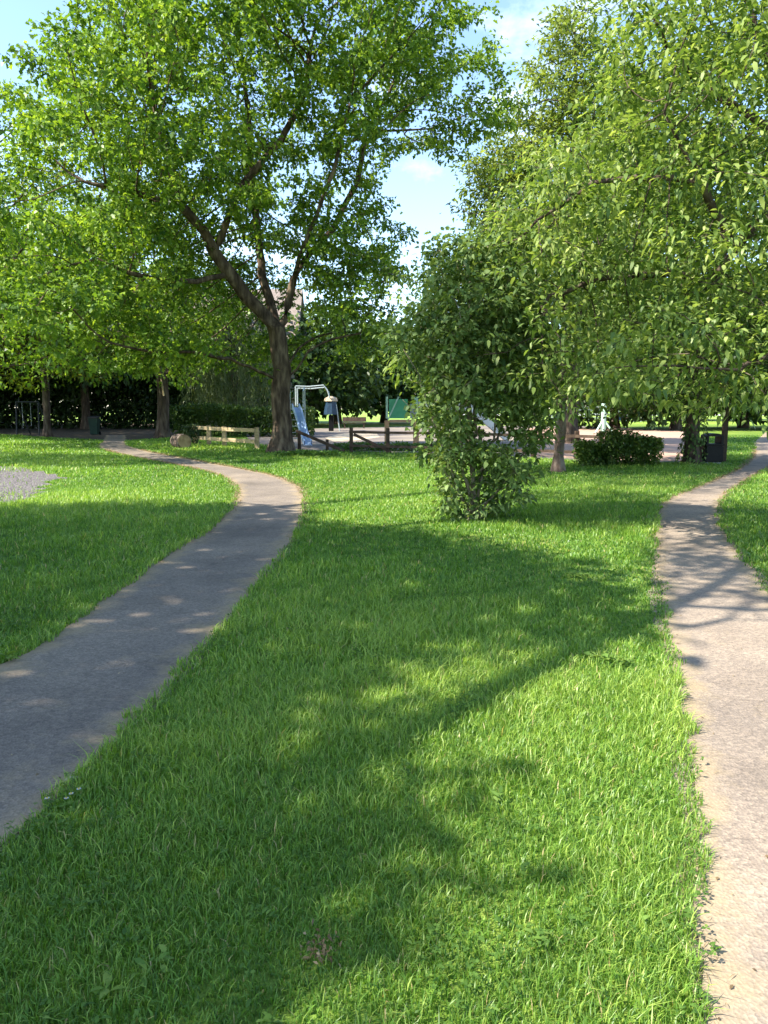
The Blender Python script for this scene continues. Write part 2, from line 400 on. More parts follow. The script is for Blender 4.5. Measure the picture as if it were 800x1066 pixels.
def branch_mesh(X, par, R, rtip, flare=1.75, name='trunk', mat=None, parent=None, rmin=0.0):
    n = len(X); ch = [[] for _ in range(n)]
    for i, p in enumerate(par):
        if p >= 0: ch[p].append(i)
    cnt = np.ones(n)
    order = np.arange(n - 1, -1, -1)      # parents always precede children
    for i in order:
        if ch[i]: cnt[i] = sum(cnt[c] for c in ch[i])
    ex = math.log(R / rtip) / max(math.log(cnt[0]), .1)
    rad = rtip * cnt ** ex
    V, Lp, St = [], [], []
    def ring(p, d, r, k):
        ref = np.array([0, 0, 1.]) if abs(d[2]) < .9 else np.array([0, 1., 0])
        a = np.cross(d, ref); a /= np.linalg.norm(a); b = np.cross(d, a)
        base = len(V)
        for q in range(k):
            t = 2 * PI * q / k
            rr = r * (1 + (.08 * math.sin(3 * t + p[2] * 1.3 + p[0]) if r > .08 else 0))
            V.append(p + rr * (a * math.cos(t) + b * math.sin(t)))
        return base
    stack = [(-1, 0)]
    while stack:
        p0, i = stack.pop()
        if rad[i] < rmin: continue
        k = 14 if rad[i] > .2 else 9 if rad[i] > .07 else 5 if rad[i] > .025 else 3
        chain = [i]
        while ch[chain[-1]]:
            cs = sorted(ch[chain[-1]], key=lambda c: -cnt[c])
            for c in cs[1:]: stack.append((chain[-1], c))
            chain.append(cs[0])
        pts = ([X[p0]] if p0 >= 0 else []) + [X[c] for c in chain]
        rs = ([rad[i]] if p0 >= 0 else []) + [rad[c] for c in chain]
        if len(pts) < 2: continue
        prev = None
        for q in range(len(pts)):
            d = pts[min(q + 1, len(pts) - 1)] - pts[max(q - 1, 0)]
            nd = np.linalg.norm(d)
            d = d / nd if nd > 1e-6 else np.array([0, 0, 1.])
            r = rs[q]
            if p0 < 0:
                h = pts[q][2] - pts[0][2]
                r *= 1 + (flare - 1) * math.exp(-h / (R * 1.3))
            b = ring(pts[q], d, r, k)
            if prev is not None:
                for s in range(k):
                    St.append(len(Lp)); Lp += [prev + s, prev + (s + 1) % k, b + (s + 1) % k, b + s]
            prev = b
    o = np_mesh(name, np.array(V), Lp, St, mat, parent, smooth=True)
    return rad, cnt, o

def ell_points(ells, n):
    """random points in a union of ellipsoids (centre, radii), biased to the outside"""
    vol = np.array([np.prod(e[1]) for e in ells]) ** .8; vol /= vol.sum()
    idx = rng.choice(len(ells), n, p=vol)
    d = rand_dirs(n); r = rng.random(n) ** (1 / 4.0)
    c = np.array([e[0] for e in ells])[idx]; s = np.array([e[1] for e in ells])[idx]
    return c + d * s * r[:, None]

def thin(P, dmin):
    keep = []
    grid = {}
    for p in P:
        k = tuple(np.floor(p / dmin).astype(int)); ok = True
        for dx in (-1, 0, 1):
            for dy in (-1, 0, 1):
                for dz in (-1, 0, 1):
                    for q in grid.get((k[0]+dx, k[1]+dy, k[2]+dz), ()):
                        if ((p - q) ** 2).sum() < dmin * dmin: ok = False
        if ok:
            grid.setdefault(k, []).append(p); keep.append(p)
    return np.array(keep)

def make_tree(name, label, base, limbs, clumps, R, bark, leaf, group=None, natt=9, cr=.8, D=.35, kill=.45, infl=7,
              per=20, spread=.35, Ln=.14, W=.1, kind='diamond', up=.7, droop=.25, tintf=None, rtip=.012, cat='tree', rmin=0,
              flat=.5, tipmax=3, out_axis=.5, hang=0.0, keep=None, wob=.14):
    t = empty(name, base, label, cat, group)
    nodes, par = seed_limbs(limbs, D)
    off = rng.normal(size=(len(clumps), natt, 3)) * cr * np.array([1, 1, flat]) * .6
    att = (clumps[:, None] + off).reshape(-1, 3)
    X, P_ = colonize(nodes, par, att, D, infl, kill, wob=wob)
    rad, cnt, tr = branch_mesh(X, P_, R, rtip, mat=M[bark], parent=t, rmin=rmin)
    tips = X[(cnt <= tipmax) & (np.arange(len(X)) >= len(nodes))]
    tp = X[np.maximum(P_, 0)][(cnt <= tipmax) & (np.arange(len(X)) >= len(nodes))]
    if keep is not None:
        k = keep(tips); tips, tp = tips[k], tp[k]
    bdir = unit(tips - tp)
    P, o = crown_leaves(tips, per, spread, .6)
    n = len(P)
    B = np.repeat(bdir, per, axis=0)
    A = unit(rand_dirs(n) * .7 + unit(o + 1e-6) * out_axis + B * .3 + np.array([0, 0, -hang]))
    Nn = unit(rand_dirs(n) + np.array([0, 0, up * 1.6]))
    cl_t = np.repeat(rng.normal(0, .15, size=len(tips)), per)
    tint = .5 + cl_t + rng.normal(0, .2, n)
    if tintf is not None: tint = tint + tintf(P)
    sz = rng.uniform(.65, 1.25, n)
    leaves('crown', P, A, Nn, Ln * sz, W * sz, tint, M[leaf], t, kind, droop)
    return t, X, n

def ell(px, py, rx, ry, Y, rY):
    s = Y / F
    return (atd(px, py, Y), np.array([rx * s, rY, ry * s]))
STAT = {}
def noise3(P, f, seed):
    r = np.random.default_rng(seed); s = np.zeros(len(P))
    for k in range(9):
        d = r.normal(size=3); d /= np.linalg.norm(d)
        s += np.sin(P @ d * f * r.uniform(.6, 1.8) + r.uniform(0, 6.28))
    return s / 3

# ================================================================== SETTING
def sheet(name, pts, z, mat, kind='structure', edge=None):
    """polygon sheet given as list of (x,y)"""
    me = bpy.data.meshes.new(name)
    me.from_pydata([(float(p[0]), float(p[1]), z) for p in pts], [], [tuple(range(len(pts)))]); me.update()
    me.materials.append(mat)
    o = bpy.data.objects.new(name, me); COL.objects.link(o); tag(o, kind=kind)
    if o.data.polygons[0].normal.z < 0: o.data.flip_normals()
    return o
def dense(pl, step=.25):
    out = []
    pl = [np.array(p, float) for p in pl]
    # Catmull-Rom
    for i in range(len(pl) - 1):
        p0 = pl[max(i-1, 0)]; p1 = pl[i]; p2 = pl[i+1]; p3 = pl[min(i+2, len(pl)-1)]
        k = max(2, int(np.linalg.norm(p2 - p1) / step))
        for q in range(k):
            t = q / k
            out.append(.5 * ((2*p1) + (-p0+p2)*t + (2*p0-5*p1+4*p2-p3)*t*t + (-p0+3*p1-3*p2+p3)*t**3))
    out.append(pl[-1]); return np.array(out)
def resample(pl, n):
    s = np.r_[0, np.cumsum(np.linalg.norm(np.diff(pl, axis=0), axis=1))]
    t = np.linspace(0, s[-1], n)
    return np.stack([np.interp(t, s, pl[:, k]) for k in range(pl.shape[1])], 1)

def ribbon(name, left, right, z, mat, across=9, jag=0.0, grow=0.0):
    """a sheet between two edge polylines (ground xy) with an 'edge' value that is 1 at both edges"""
    n = 420
    a = resample(left, n); b = resample(right, n)
    nrm = unit(np.c_[a - b, np.zeros(n)])[:, :2]
    def wob(s):
        k = rng.normal(size=n); k = np.convolve(k, np.ones(5) / 5, 'same'); return k
    a = a + nrm * (grow + jag * wob(1))[:, None]; b = b - nrm * (grow + jag * wob(2))[:, None]
    T = np.linspace(0, 1, across)
    V = np.concatenate([np.c_[a * (1 - t) + b * t, np.full(n, z)] for t in T])
    E = np.concatenate([np.full(n, np.clip(1 - min(t, 1 - t) / .22, 0, 1)) for t in T])
    L, S = [], []
    for j in range(across - 1):
        for i in range(n - 1):
            S.append(len(L)); L += [j*n+i, (j+1)*n+i, (j+1)*n+i+1, j*n+i+1]
    o = np_mesh(name, V, L, S, mat, attr={'edge': E}); tag(o, kind='structure')
    if o.data.polygons[0].normal.z < 0: o.data.flip_normals()
    return np.concatenate([a - nrm * .035, (b + nrm * .035)[::-1]])

LP_L = [(-420, 860), (-200, 775), (0, 693), (60, 661), (120, 617), (180, 576), (215, 553), (238, 535), (247, 520), (244, 506), (230, 496), (203, 488), (168, 481), (133, 474.5), (112, 469), (103, 464), (108, 459), (112, 453)]
LP_R = [(-420, 1230), (-160, 1010), (0, 884), (60, 832), (130, 764), (190, 702), (240, 642), (275, 602), (300, 569), (315, 541), (318, 521), (310, 506), (285, 495.5), (250, 488), (215, 481.5), (180, 475), (152, 469.5), (133, 464), (131, 459), (130, 453)]
RP_L = [(765, 1250), (748, 1150), (738, 1066), (728, 1000), (722, 940), (718, 880), (716, 800), (708, 730), (697, 670), (688, 610), (683, 560), (684, 537), (695, 521), (720, 510), (745, 500), (766, 490), (781, 479), (786, 468), (788, 458), (800, 449)]
RP_R = [(1500, 1250), (1300, 1150), (1130, 1050), (985, 880), (910, 780), (862, 700), (804, 617), (776, 582), (757, 556), (748, 536), (751, 521), (766, 508), (786, 495), (805, 485), (822, 474), (832, 464), (838, 456), (850, 449)]
def gpl(px): return dense([at(*p)[:2] for p in px])
lpl, lpr, rpl, rpr = gpl(LP_L), gpl(LP_R), gpl(RP_L), gpl(RP_R)

me = bpy.data.meshes.new('ground')
me.from_pydata([(-900, -200, 0), (900, -200, 0), (900, 1600, 0), (-900, 1600, 0)], [], [(0, 1, 2, 3)]); me.materials.append(M['ground'])
g = bpy.data.objects.new('ground', me); COL.objects.link(g); tag(g, kind='structure')

ribbon('path_verge', lpl, lpr, .004, M['soil'], jag=.08, grow=.06)
ribbon('path_verge', rpl, rpr, .004, M['soil'], jag=.08, grow=.06)
LPOLY = ribbon('path', lpl, lpr, .010, M['tarmac_grey'], jag=.04)
RPOLY = ribbon('path', rpl, rpr, .010, M['tarmac_warm'], jag=.04)

gp = [at(*p)[:2] for p in [(-160, 492), (-60, 486), (0, 486), (30, 487.5), (55, 492), (62, 498), (50, 506), (42, 514), (20, 521), (0, 525), (-80, 527), (-200, 515)]]
GPOLY = dense(gp + gp[:1], .3)[:-1]; GPOLY = GPOLY + rng.normal(size=GPOLY.shape) * .16
sheet('gravel_patch', GPOLY, .006, M['gravel'])
# playground: tarmac to the left, pink safety surface to the right, pale path over the far field
PLAY = [at(*p)[:2] for p in [(318, 469), (450, 472), (560, 478), (640, 482), (718, 482), (716, 449), (600, 443.5), (470, 443), (330, 446), (255, 452), (262, 462)]]
sheet('playground_surface', PLAY, .004, M['play_tarmac'])
sheet('safety_surface', [at(*p)[:2] for p in [(540, 474), (640, 479), (714, 480), (712, 450), (700, 447.5), (600, 445), (550, 446)]], .008, M['play_surface'])
sheet('sand_patch', [at(*p)[:2] for p in [(338, 456), (352, 452), (372, 450), (392, 451), (396, 455), (372, 458.5), (348, 460)]], .008, M['tan'])
sheet('field', [at(*p)[:2] for p in [(200, 442), (1000, 442), (1600, 428.5), (-600, 428.5)]], .004, M['field'])
sheet('far_path', [at(*p)[:2] for p in [(480, 432.6), (1000, 432.6), (1000, 431.2), (480, 431.2)]], .02, M['pale_path'])
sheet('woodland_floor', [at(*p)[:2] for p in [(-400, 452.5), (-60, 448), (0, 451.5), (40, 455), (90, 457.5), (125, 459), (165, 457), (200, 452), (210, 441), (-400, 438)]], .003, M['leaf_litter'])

# ================================================================== GRASS
def in_poly(P, poly):
    x, y = P[:, 0], P[:, 1]; ins = np.zeros(len(P), bool)
    px, py = poly[:, 0], poly[:, 1]; j = len(poly) - 1
    for i in range(len(poly)):
        c = ((py[i] > y) != (py[j] > y))
        if c.any():
            xi = (px[j] - px[i]) * (y - py[i]) / (py[j] - py[i] + 1e-12) + px[i]
            ins ^= c & (x < xi)
        j = i
    return ins
def wave(P, f, seed):
    r = np.random.default_rng(seed); s = np.zeros(len(P))
    for k in range(7):
        a = r.uniform(0, 2 * PI); ff = f * r.uniform(.5, 2.0)
        s += np.sin((P[:, 0] * math.cos(a) + P[:, 1] * math.sin(a)) * ff + r.uniform(0, 6.28))
    return s / 7 ** .5
def sample_band(y0, y1, dens):
    w = lambda y: .62 * y + 1.3
    n = int((y1 - y0) * (w(y0) + w(y1)) * dens)
    y = rng.uniform(y0, y1, n); x = rng.uniform(-1, 1, n) * w(y1)
    k = np.abs(x) < w(y); return np.c_[x[k], y[k]]
PLAYP = np.array(PLAY)
WOOD = np.array([at(*p)[:2] for p in [(-400, 452.5), (-60, 448), (0, 451.5), (40, 455), (90, 457.5), (125, 459), (165, 457), (200, 452), (210, 441), (-400, 438)]])
gv, gl, gs, gt = [], [], [], []
nb = 0; nl = 0
for (y0, y1, dens, wd, ht) in [(1.1, 2.8, 21000, .0033, .054), (2.8, 4.5, 13000, .004, .052), (4.5, 7, 6200, .0056, .052), (7, 11, 2400, .0085, .056), (11, 17, 1400, .0095, .055), (17, 27, 620, .0145, .06), (27, 46, 180, .025, .07)]:
    P = sample_band(y0, y1, dens)
    # thin the sward in places so that shorter, darker turf shows
    Pw = P + .028 * np.c_[wave(P, 7, 31), wave(P, 7, 32)] + .02 * np.c_[wave(P, 22, 33), wave(P, 22, 34)]
    bad = in_poly(Pw, LPOLY) | in_poly(Pw, RPOLY)
    bad |= (wave(P, .9, 41) + .5 * wave(P, 6, 42) > 2.0) & (rng.random(len(P)) < .6)
    if y1 > 14: bad |= in_poly(P, GPOLY) & (rng.random(len(P)) > np.clip(.05 + .25 * wave(P, 1.3, 21), .03, .6))
    if y1 > 25: bad |= in_poly(P, PLAYP) | in_poly(P, WOOD)
    P = P[~bad]; n = len(P)
    patch = wave(P, 1.1, 3); patch2 = wave(P, 5.5, 5)
    h = ht * np.clip(1 + .28 * patch + .22 * patch2, .45, 1.9) * rng.uniform(.45, 1.35, n)
    tall = rng.random(n) < .02; h[tall] *= 1.5
    a = rng.uniform(0, 2 * PI, n) ; la = a + rng.normal(0, .5, n)
    lean = rng.uniform(.15, .95, n) * h
    w = wd * rng.uniform(.6, 1.5, n)
    fat = rng.random(n) < .04; w[fat] *= 1.8
    S = np.c_[np.cos(a + PI/2), np.sin(a + PI/2), np.zeros(n)] * w[:, None] / 2
    lx = np.c_[np.cos(la), np.sin(la), np.zeros(n)]
    B = np.c_[P, np.zeros(n)]
    mid = B + lx * (lean * .35)[:, None] + np.c_[np.zeros((n, 2)), h * .62]
    tip = B + lx * (lean * 1.1)[:, None] + np.c_[np.zeros((n, 2)), h * rng.uniform(.72, 1.02, n)]
    V = np.stack([B - S, B + S, mid + S * .8, mid - S * .8, tip], 1).reshape(-1, 3)
    lo = np.array([0, 1, 2, 3, 3, 2, 4]); L = (lo[None] + (np.arange(n) * 5 + nb)[:, None]).ravel()
    St = (np.array([0, 4])[None] + (np.arange(n) * 7 + nl)[:, None]).ravel()
    nb += n * 5; nl += n * 7
    t = .45 + .15 * patch + .08 * patch2 + .10 * wave(P, .35, 77) + rng.normal(0, .21, n) + (tall * .25)
    t[rng.random(n) < .018] = 1.0
    gv.append(V); gl.append(L); gs.append(St); gt.append(np.repeat(np.where(t == 1.0, 1.0, np.clip(t, 0, .93)), 5))
o = np_mesh('grass', np.concatenate(gv), np.concatenate(gl), np.concatenate(gs), M['grass'], attr={'tint': np.concatenate(gt)})
tag(o, kind='stuff'); STAT['grass'] = nb // 5

# dry grass fringe along the path edges
def fringe(polys, dens, seed):
    PP = []
    for pl, side in polys:
        q = resample(pl, 1400)
        k = 3
        for r in range(k):
            PP.append(q + rng.normal(size=q.shape) * .045)
    P = np.concatenate(PP); P = P[(P[:, 1] > 1) & (P[:, 1] < 30)]
    n = len(P); s = np.clip(P[:, 1] / 5, .8, 4)
    ang = rng.uniform(0, 2*PI, n)
    A = np.c_[np.cos(ang), np.sin(ang), rng.uniform(.05, .6, n)]
    Nn = rand_dirs(n) * .4 + np.array([0, 0, 1.])
    return np.c_[P, np.full(n, .013)], A, Nn, rng.uniform(.025, .07, n) * s ** .5, .0035 * s
P, A, Nn, Ln, W = fringe([(lpl, 1), (lpr, 1), (rpl, 1), (rpr, 1)], 1, 1)
fr = leaves('dry_grass_fringe', P, A, Nn, Ln, W, .5 + rng.normal(0, .25, len(P)), M['dead_grass'], None, 'diamond', .1)
tag(fr, kind='stuff')

# broad-leaved weeds in the turf
def weed_rosettes():
    Ps, As, Ns, Ls, Ws, Ts = [], [], [], [], [], []
    spots = []
    for k in range(1100):
        y = 1.7 + 8.5 * rng.random() ** 1.5; x = rng.uniform(-.6, .6) * (y + .8)
        spots.append((x, y, rng.uniform(.012, .034), rng.integers(3, 8), rng.uniform(-.25, .15)))
    for px, py, s, nn in [(112, 1040, .06, 7), (150, 1025, .05, 7), (430, 775, .05, 9), (620, 690, .08, 14), (632, 692, .08, 14), (648, 694, .08, 14), (598, 602, .09, 14), (607, 603, .08, 12), (20, 692, .13, 8), (8, 690, .10, 8), (170, 1010, .05, 6), (560, 985, .045, 7), (520, 840, .05, 8)]:
        g_ = at(px, py); spots.append((g_[0], g_[1], s, nn, .25))
    pts = np.array([[s[0], s[1]] for s in spots])
    bad = in_poly(pts, LPOLY) | in_poly(pts, RPOLY)
    for s, b in zip(spots, bad):
        if b: continue
        x, y, L, n, dt = s
        ang = rng.uniform(0, 2*PI, n)
        Ps.append(np.c_[np.full(n, x), np.full(n, y), np.full(n, .03)] + rng.normal(size=(n, 3)) * .008)
        As.append(np.c_[np.cos(ang), np.sin(ang), rng.uniform(.2, 1.0, n)]); Ns.append(np.tile([0, 0, 1.], (n, 1)) + rng.normal(size=(n, 3)) * .3)
        l = L * rng.uniform(.7, 1.2, n); Ls.append(l); Ws.append(l * rng.uniform(.25, .45, n)); Ts.append(np.full(n, .45 + dt) + rng.normal(0, .15, n))
    c = np.concatenate
    return c(Ps), c(As), c(Ns), c(Ls), c(Ws), c(Ts)
w_ = leaves('lawn_weeds', *weed_rosettes(), M['weed'], None, 'lance', .35); tag(w_, kind='stuff')

# dead turf spot
g_ = at(335, 998); n = 75
P = np.c_[rng.normal(size=(n, 2)) * .03 + g_[:2], rng.uniform(.02, .055, n)]
d_ = leaves('dead_grass_tuft', P, rand_dirs(n) + np.array([0, 0, .4]), rand_dirs(n), rng.uniform(.012, .03, n), .009, .35 + rng.normal(0, .2, n), M['dead_grass'], None)
tag(d_, kind='stuff')

# white clover in patches, and grit and leaf litter on the paths
Q = sample_band(1.3, 6.5, 900); Q = Q[(wave(Q, 2.2, 61) + .6 * wave(Q, 7, 62) > .75) & ~in_poly(Q, LPOLY) & ~in_poly(Q, RPOLY)]
Q = np.repeat(Q, 3, axis=0); n = len(Q); a = np.tile([0, 2.09, 4.19], n // 3) + np.repeat(rng.uniform(0, 6.28, n // 3), 3)
zz = np.repeat(rng.uniform(.03, .055, n // 3), 3)
cl = leaves('clover', np.c_[Q, zz], np.c_[np.cos(a), np.sin(a), np.full(n, .15)], np.c_[rng.normal(0, .25, (n, 2)), np.ones(n)], .013 * rng.uniform(.7, 1.4, n), .012, .35 + rng.normal(0, .15, n), M['weed'], None, 'diamond', .05)
tag(cl, kind='stuff')
PP = []
for pl, qn in ((lpl, 700), (lpr, 700), (rpl, 900), (rpr, 500)):
    q = resample(pl, qn); PP.append(q + rng.normal(size=q.shape) * np.where(rng.random(qn) < .6, .08, .35)[:, None])
PP = np.concatenate(PP); PP = PP[(PP[:, 1] > 1.2) & (PP[:, 1] < 16) & (in_poly(PP, LPOLY) | in_poly(PP, RPOLY))]; n = len(PP)
a = rng.uniform(0, 2*PI, n)
li = leaves('path_litter', np.c_[PP, np.full(n, .0135)], np.c_[np.cos(a), np.sin(a), rng.uniform(0, .12, n)], np.c_[rng.normal(0, .2, (n, 2)), np.ones(n)], rng.uniform(.008, .03, n), rng.uniform(.004, .014, n), rng.normal(.3, .3, n), M['dead_grass'], None, 'diamond', 0)
tag(li, kind='stuff')

# daisies and a fallen leaf by the left path
for i, (px, py, lab) in enumerate([(83, 833, 'daisy at the grass edge nearest the pale fallen leaf'), (75, 838, 'white daisy lowest down the left path edge'), (70, 843, 'white daisy lowest down the left path edge'), (50, 843, 'white daisy lowest down the left path edge')]):
    b = at(px, py); o_ = empty('daisy', (b[0], b[1], 0), 'tiny white daisy at the grassy edge of the left path', 'daisy', 'daisies by the path')
    m = MB().tube([(b[0], b[1], 0), (b[0], b[1], .05)], .0012, 5).build('stem', M['weed'], o_)
    k = 14; ang = np.arange(k) * 2 * PI / k
    leaves('petals', np.tile([b[0], b[1], .05], (k, 1)), np.c_[np.cos(ang), np.sin(ang), np.full(k, .25)], np.tile([0, 0, 1.], (k, 1)), .011, .005, np.full(k, .6), M['white_petal'], o_)
    MB().tube([(b[0], b[1], .048), (b[0], b[1], .053)], .004, 8).build('flower_centre', M['yellow'], o_)
b = at(74, 816)
fl = leaves('fallen_leaf', np.array([[b[0] - .03, b[1], .016]]), np.array([[1., .35, .12]]), np.array([[0, -.2, 1.]]), .075, .03, np.array([.7]), M['dry_leaf'], None, 'lance', .1)
tag(fl, 'pale dry fallen leaf lying on the left path edge', 'leaf')

# ================================================================== TREES
# ---- the oak
OB = at(293, 471); OY = OB[1]
def o(px, py, dy=0): return atd(px, py, OY + dy)
limbs = [
    [OB - [0, 0, .05], o(293, 440), o(292, 410), o(294, 385), o(292, 360), o(289, 342)],
    [o(289, 342), o(262, 315, -.4), o(240, 285, -.9), o(224, 262, -1.2), o(212, 240, -1.4), o(190, 215, -1.6), o(180, 185, -1.7), o(165, 140, -1.5), o(160, 90, -1.0)],
    [o(224, 262, -1.2), o(238, 225, -1.1), o(250, 195, -1.0), o(275, 165, -1.0), o(298, 138, -.8), o(318, 95, -.5), o(325, 40, 0)],
    [o(289, 342), o(280, 310, .4), o(272, 285, .7), o(268, 240, 1.0), o(262, 180, 1.5), o(258, 110, 1.8), o(250, 40, 2)],
    [o(291, 348), o(300, 318, .3), o(306, 290, .5), o(318, 270, .9), o(345, 240, 1.2), o(372, 190, 1.2), o(385, 120, 1.0)],
    [o(306, 290, .5), o(312, 268, -.3), o(330, 225, -.8), o(352, 160, -1.0), o(365, 110, -.8)],
    [o(240, 285, -.9), o(205, 293, -1.6), o(170, 292, -2.3), o(135, 284, -3.0), o(100, 270, -3.4)],
    [o(291, 395), o(270, 386, -.6), o(240, 374, -1.6), o(200, 367, -2.8), o(160, 366, -3.8), o(115, 358, -4.6)],
    [o(294, 400), o(308, 385, -.2), o(322, 365, -.4), o(345, 353, -.3), o(375, 347, 0)],
    [o(294, 388), o(312, 362, .6), o(330, 350, 1.3), o(360, 345, 2.2)],
    [o(190, 215, -1.6), o(140, 200, -2.4), o(90, 190, -3)],
]
env = [ell(230, 110, 170, 130, OY, 6.5), ell(150, 150, 110, 120, OY - 1, 6), ell(370, 90, 115, 110, OY + 1, 5.5), ell(440, 110, 70, 85, OY + 1.5, 4),
       ell(415, 205, 60, 45, OY + 2, 3.0), ell(445, 215, 45, 25, OY + 2, 2), ell(90, 255, 90, 85, OY - 2.5, 4.5), ell(110, 335, 90, 50, OY - 3.5, 3.5), ell(200, 350, 60, 28, OY - 3.0, 2.5),
       ell(360, 330, 50, 40, OY + 1.5, 3), ell(380, 305, 40, 34, OY + 1.5, 3), ell(330, 225, 80, 70, OY + 1.0, 4), ell(250, 10, 150, 45, OY, 5), ell(200, 240, 90, 50, OY + 2.5, 3), ell(280, 290, 100, 70, OY + 4.5, 2.2), ell(250, 350, 90, 40, OY + 4.5, 2), ell(350, 260, 70, 50, OY + 4, 2)]
C = thin(ell_points(env, 9000), .93)
px, py, w = project(C)
win = (px > 205) & (px < 335) & (py > 215) & (py < 420) & (w < OY + 1.2)
win &= (rng.random(len(C)) < .9)
win |= (px > 270) & (px < 318) & (py > 262) & (py < 345) & (w < OY + 2.5)
win |= (px > 470) & (py < 60) & (px - 470 > (py - 20) * .6)
skyhole = (px > 392) & (px < 500) & (py > 160) & (py < 262) & (rng.random(len(C)) < .93)
skyhole |= (px > 250) & (px < 420) & (py > 80) & (py < 225) & (rng.random(len(C)) < .45)
C = C[~(win | skyhole | (noise3(C, 1.35, 5) < -.40) | ((py < 95) & (px < 62 + (55 - py) * .7)))]
STAT['oak_clumps'] = len(C)
t, X, n = make_tree('oak_tree', 'large spreading broadleaf tree with thick forked trunk behind the left path bend', OB, limbs, C, .33, 'bark_oak', 'oak_leaf',
                    natt=8, cr=.75, D=.38, kill=.42, per=32, spread=.18, rtip=.008, Ln=.17, W=.122, kind='lobed', up=.75, rmin=.007, flat=.45, tipmax=2, wob=.34)
STAT['oak_leaves'] = n

# ---- shrub in the middle
SB = at(494, 541); SY = SB[1]
def s_(px, py, dy=0): return atd(px, py, SY + dy)
limbs = [[SB - [0, 0, .05], s_(494, 520)]]
for k, (a, b, c, dy) in enumerate([((485, 525), (462, 470), (440, 400), -.2), ((489, 522), (478, 450), (470, 350), -.1), ((494, 520), (494, 440), (500, 320), .15), ((498, 522), (512, 455), (530, 380), .1), ((503, 526), (535, 490), (560, 450), -.2),
                             ((491, 525), (480, 480), (452, 440), .3), ((497, 525), (505, 470), (545, 410), .35), ((490, 527), (472, 505), (455, 480), -.35), ((499, 527), (520, 510), (540, 500), -.3), ((493, 520), (488, 400), (490, 275), .2)]):
    b0 = SB + np.array([rng.uniform(-.16, .16), rng.uniform(-.1, .1), 0]); limbs.append([b0, s_(*a, dy * .3), s_(*b, dy * .7), s_(*c, dy)])
env = [ell(497, 320, 42, 52, SY, .8), ell(462, 350, 30, 50, SY, .6), ell(532, 375, 32, 48, SY + .1, .7), ell(494, 415, 50, 45, SY, .8), ell(450, 400, 18, 26, SY, .4), ell(500, 470, 42, 30, SY, .7), ell(535, 440, 26, 22, SY, .5),
       ell(560, 452, 24, 12, SY, .4), ell(455, 462, 22, 13, SY, .4), ell(494, 515, 26, 20, SY, .45), ell(528, 512, 22, 12, SY - .1, .3), ell(472, 505, 14, 16, SY, .3), ell(497, 272, 34, 24, SY, .45), ell(470, 285, 16, 20, SY, .3), ell(522, 298, 20, 26, SY, .35)]
env = [(c, r * np.array([1.18, 1.25, 1.08])) for c, r in env]
C = thin(ell_points(env, 4500), .23)
px, py, w = project(C)
hole = (np.abs(px - 505 - (py - 440) * .9) < 12) & (py > 420) & (py < 462) 
hole |= (rng.random(len(C)) < .08) | ((px < 447) & (py > 385)) | (px < 425) | (noise3(C, 6, 15) < -.75)
hole |= (py > 505) & (np.abs(px - 492) < 16) & (w < SY) & (py < 535)
C = C[~hole]
def shrub_keep(T):
    px, py, w = project(T)
    chute = (np.abs(px - 506 - (py - 441) * 1.0) < 19) & (py > 420) & (py < 464)
    foot = (py > 496) & ((px < 458) | (px > 548) | ((np.abs(px - 491) < 15) & (w < SY + .1) & (py < 536) & (rng.random(len(px)) < .8)))
    return ~(chute | foot | ((py > 380) & (px < 434)) | (px > 586) | ((py > 465) & (px > 556)) | ((py > 330) & (px > 572)))
t, X, n = make_tree('leafy_shrub', 'tall multi-stemmed leafy shrub standing alone on the lawn between the two paths', SB, limbs, C, .06, 'bark_pale', 'shrub_leaf', natt=6, cr=.24, D=.13, kill=.14, infl=3, per=21, spread=.09,
                    Ln=.09, W=.052, kind='lance', up=.8, droop=.3, rtip=.004, cat='shrub', rmin=.0035, flat=.7, tipmax=3, keep=shrub_keep)
STAT['shrub_leaves'] = n

# ---- near cherry whose boughs reach in from the right
CBX = np.array([6.3, 10.2, 0.0])
def c_(px, py, Y): return atd(px, py, Y)
limbs = [[CBX - [0, 0, .05], CBX + [-.05, 0, 1.2], CBX + [-.15, .05, 2.2]],
         [CBX + [-.15, .05, 2.2], c_(845, 250, 10.2), c_(800, 215, 10.2), c_(765, 260, 10.0), c_(752, 235, 9.9), c_(735, 190, 9.6), c_(690, 120, 9.4)],
         [c_(845, 250, 10.2), c_(830, 150, 10.3), c_(800, 60, 10.4), c_(760, -40, 10.4)],
         [CBX + [-.15, .05, 2.2], c_(835, 320, 9.6), c_(800, 322, 9.3)],
         [c_(800, 215, 10.2), c_(740, 290, 10.4), c_(680, 285, 10.6), c_(620, 290, 10.6), c_(570, 310, 10.6)],
         [c_(735, 190, 9.6), c_(680, 185, 9.8), c_(620, 190, 10), c_(560, 230, 10.3)],
         [c_(830, 150, 10.3), c_(750, 100, 10.8), c_(700, 60, 11), c_(680, 20, 11)],
         [CBX + [-.1, 0, 1.6], c_(850, 350, 9.8), c_(800, 372, 9.2), c_(770, 385, 8.8)]]
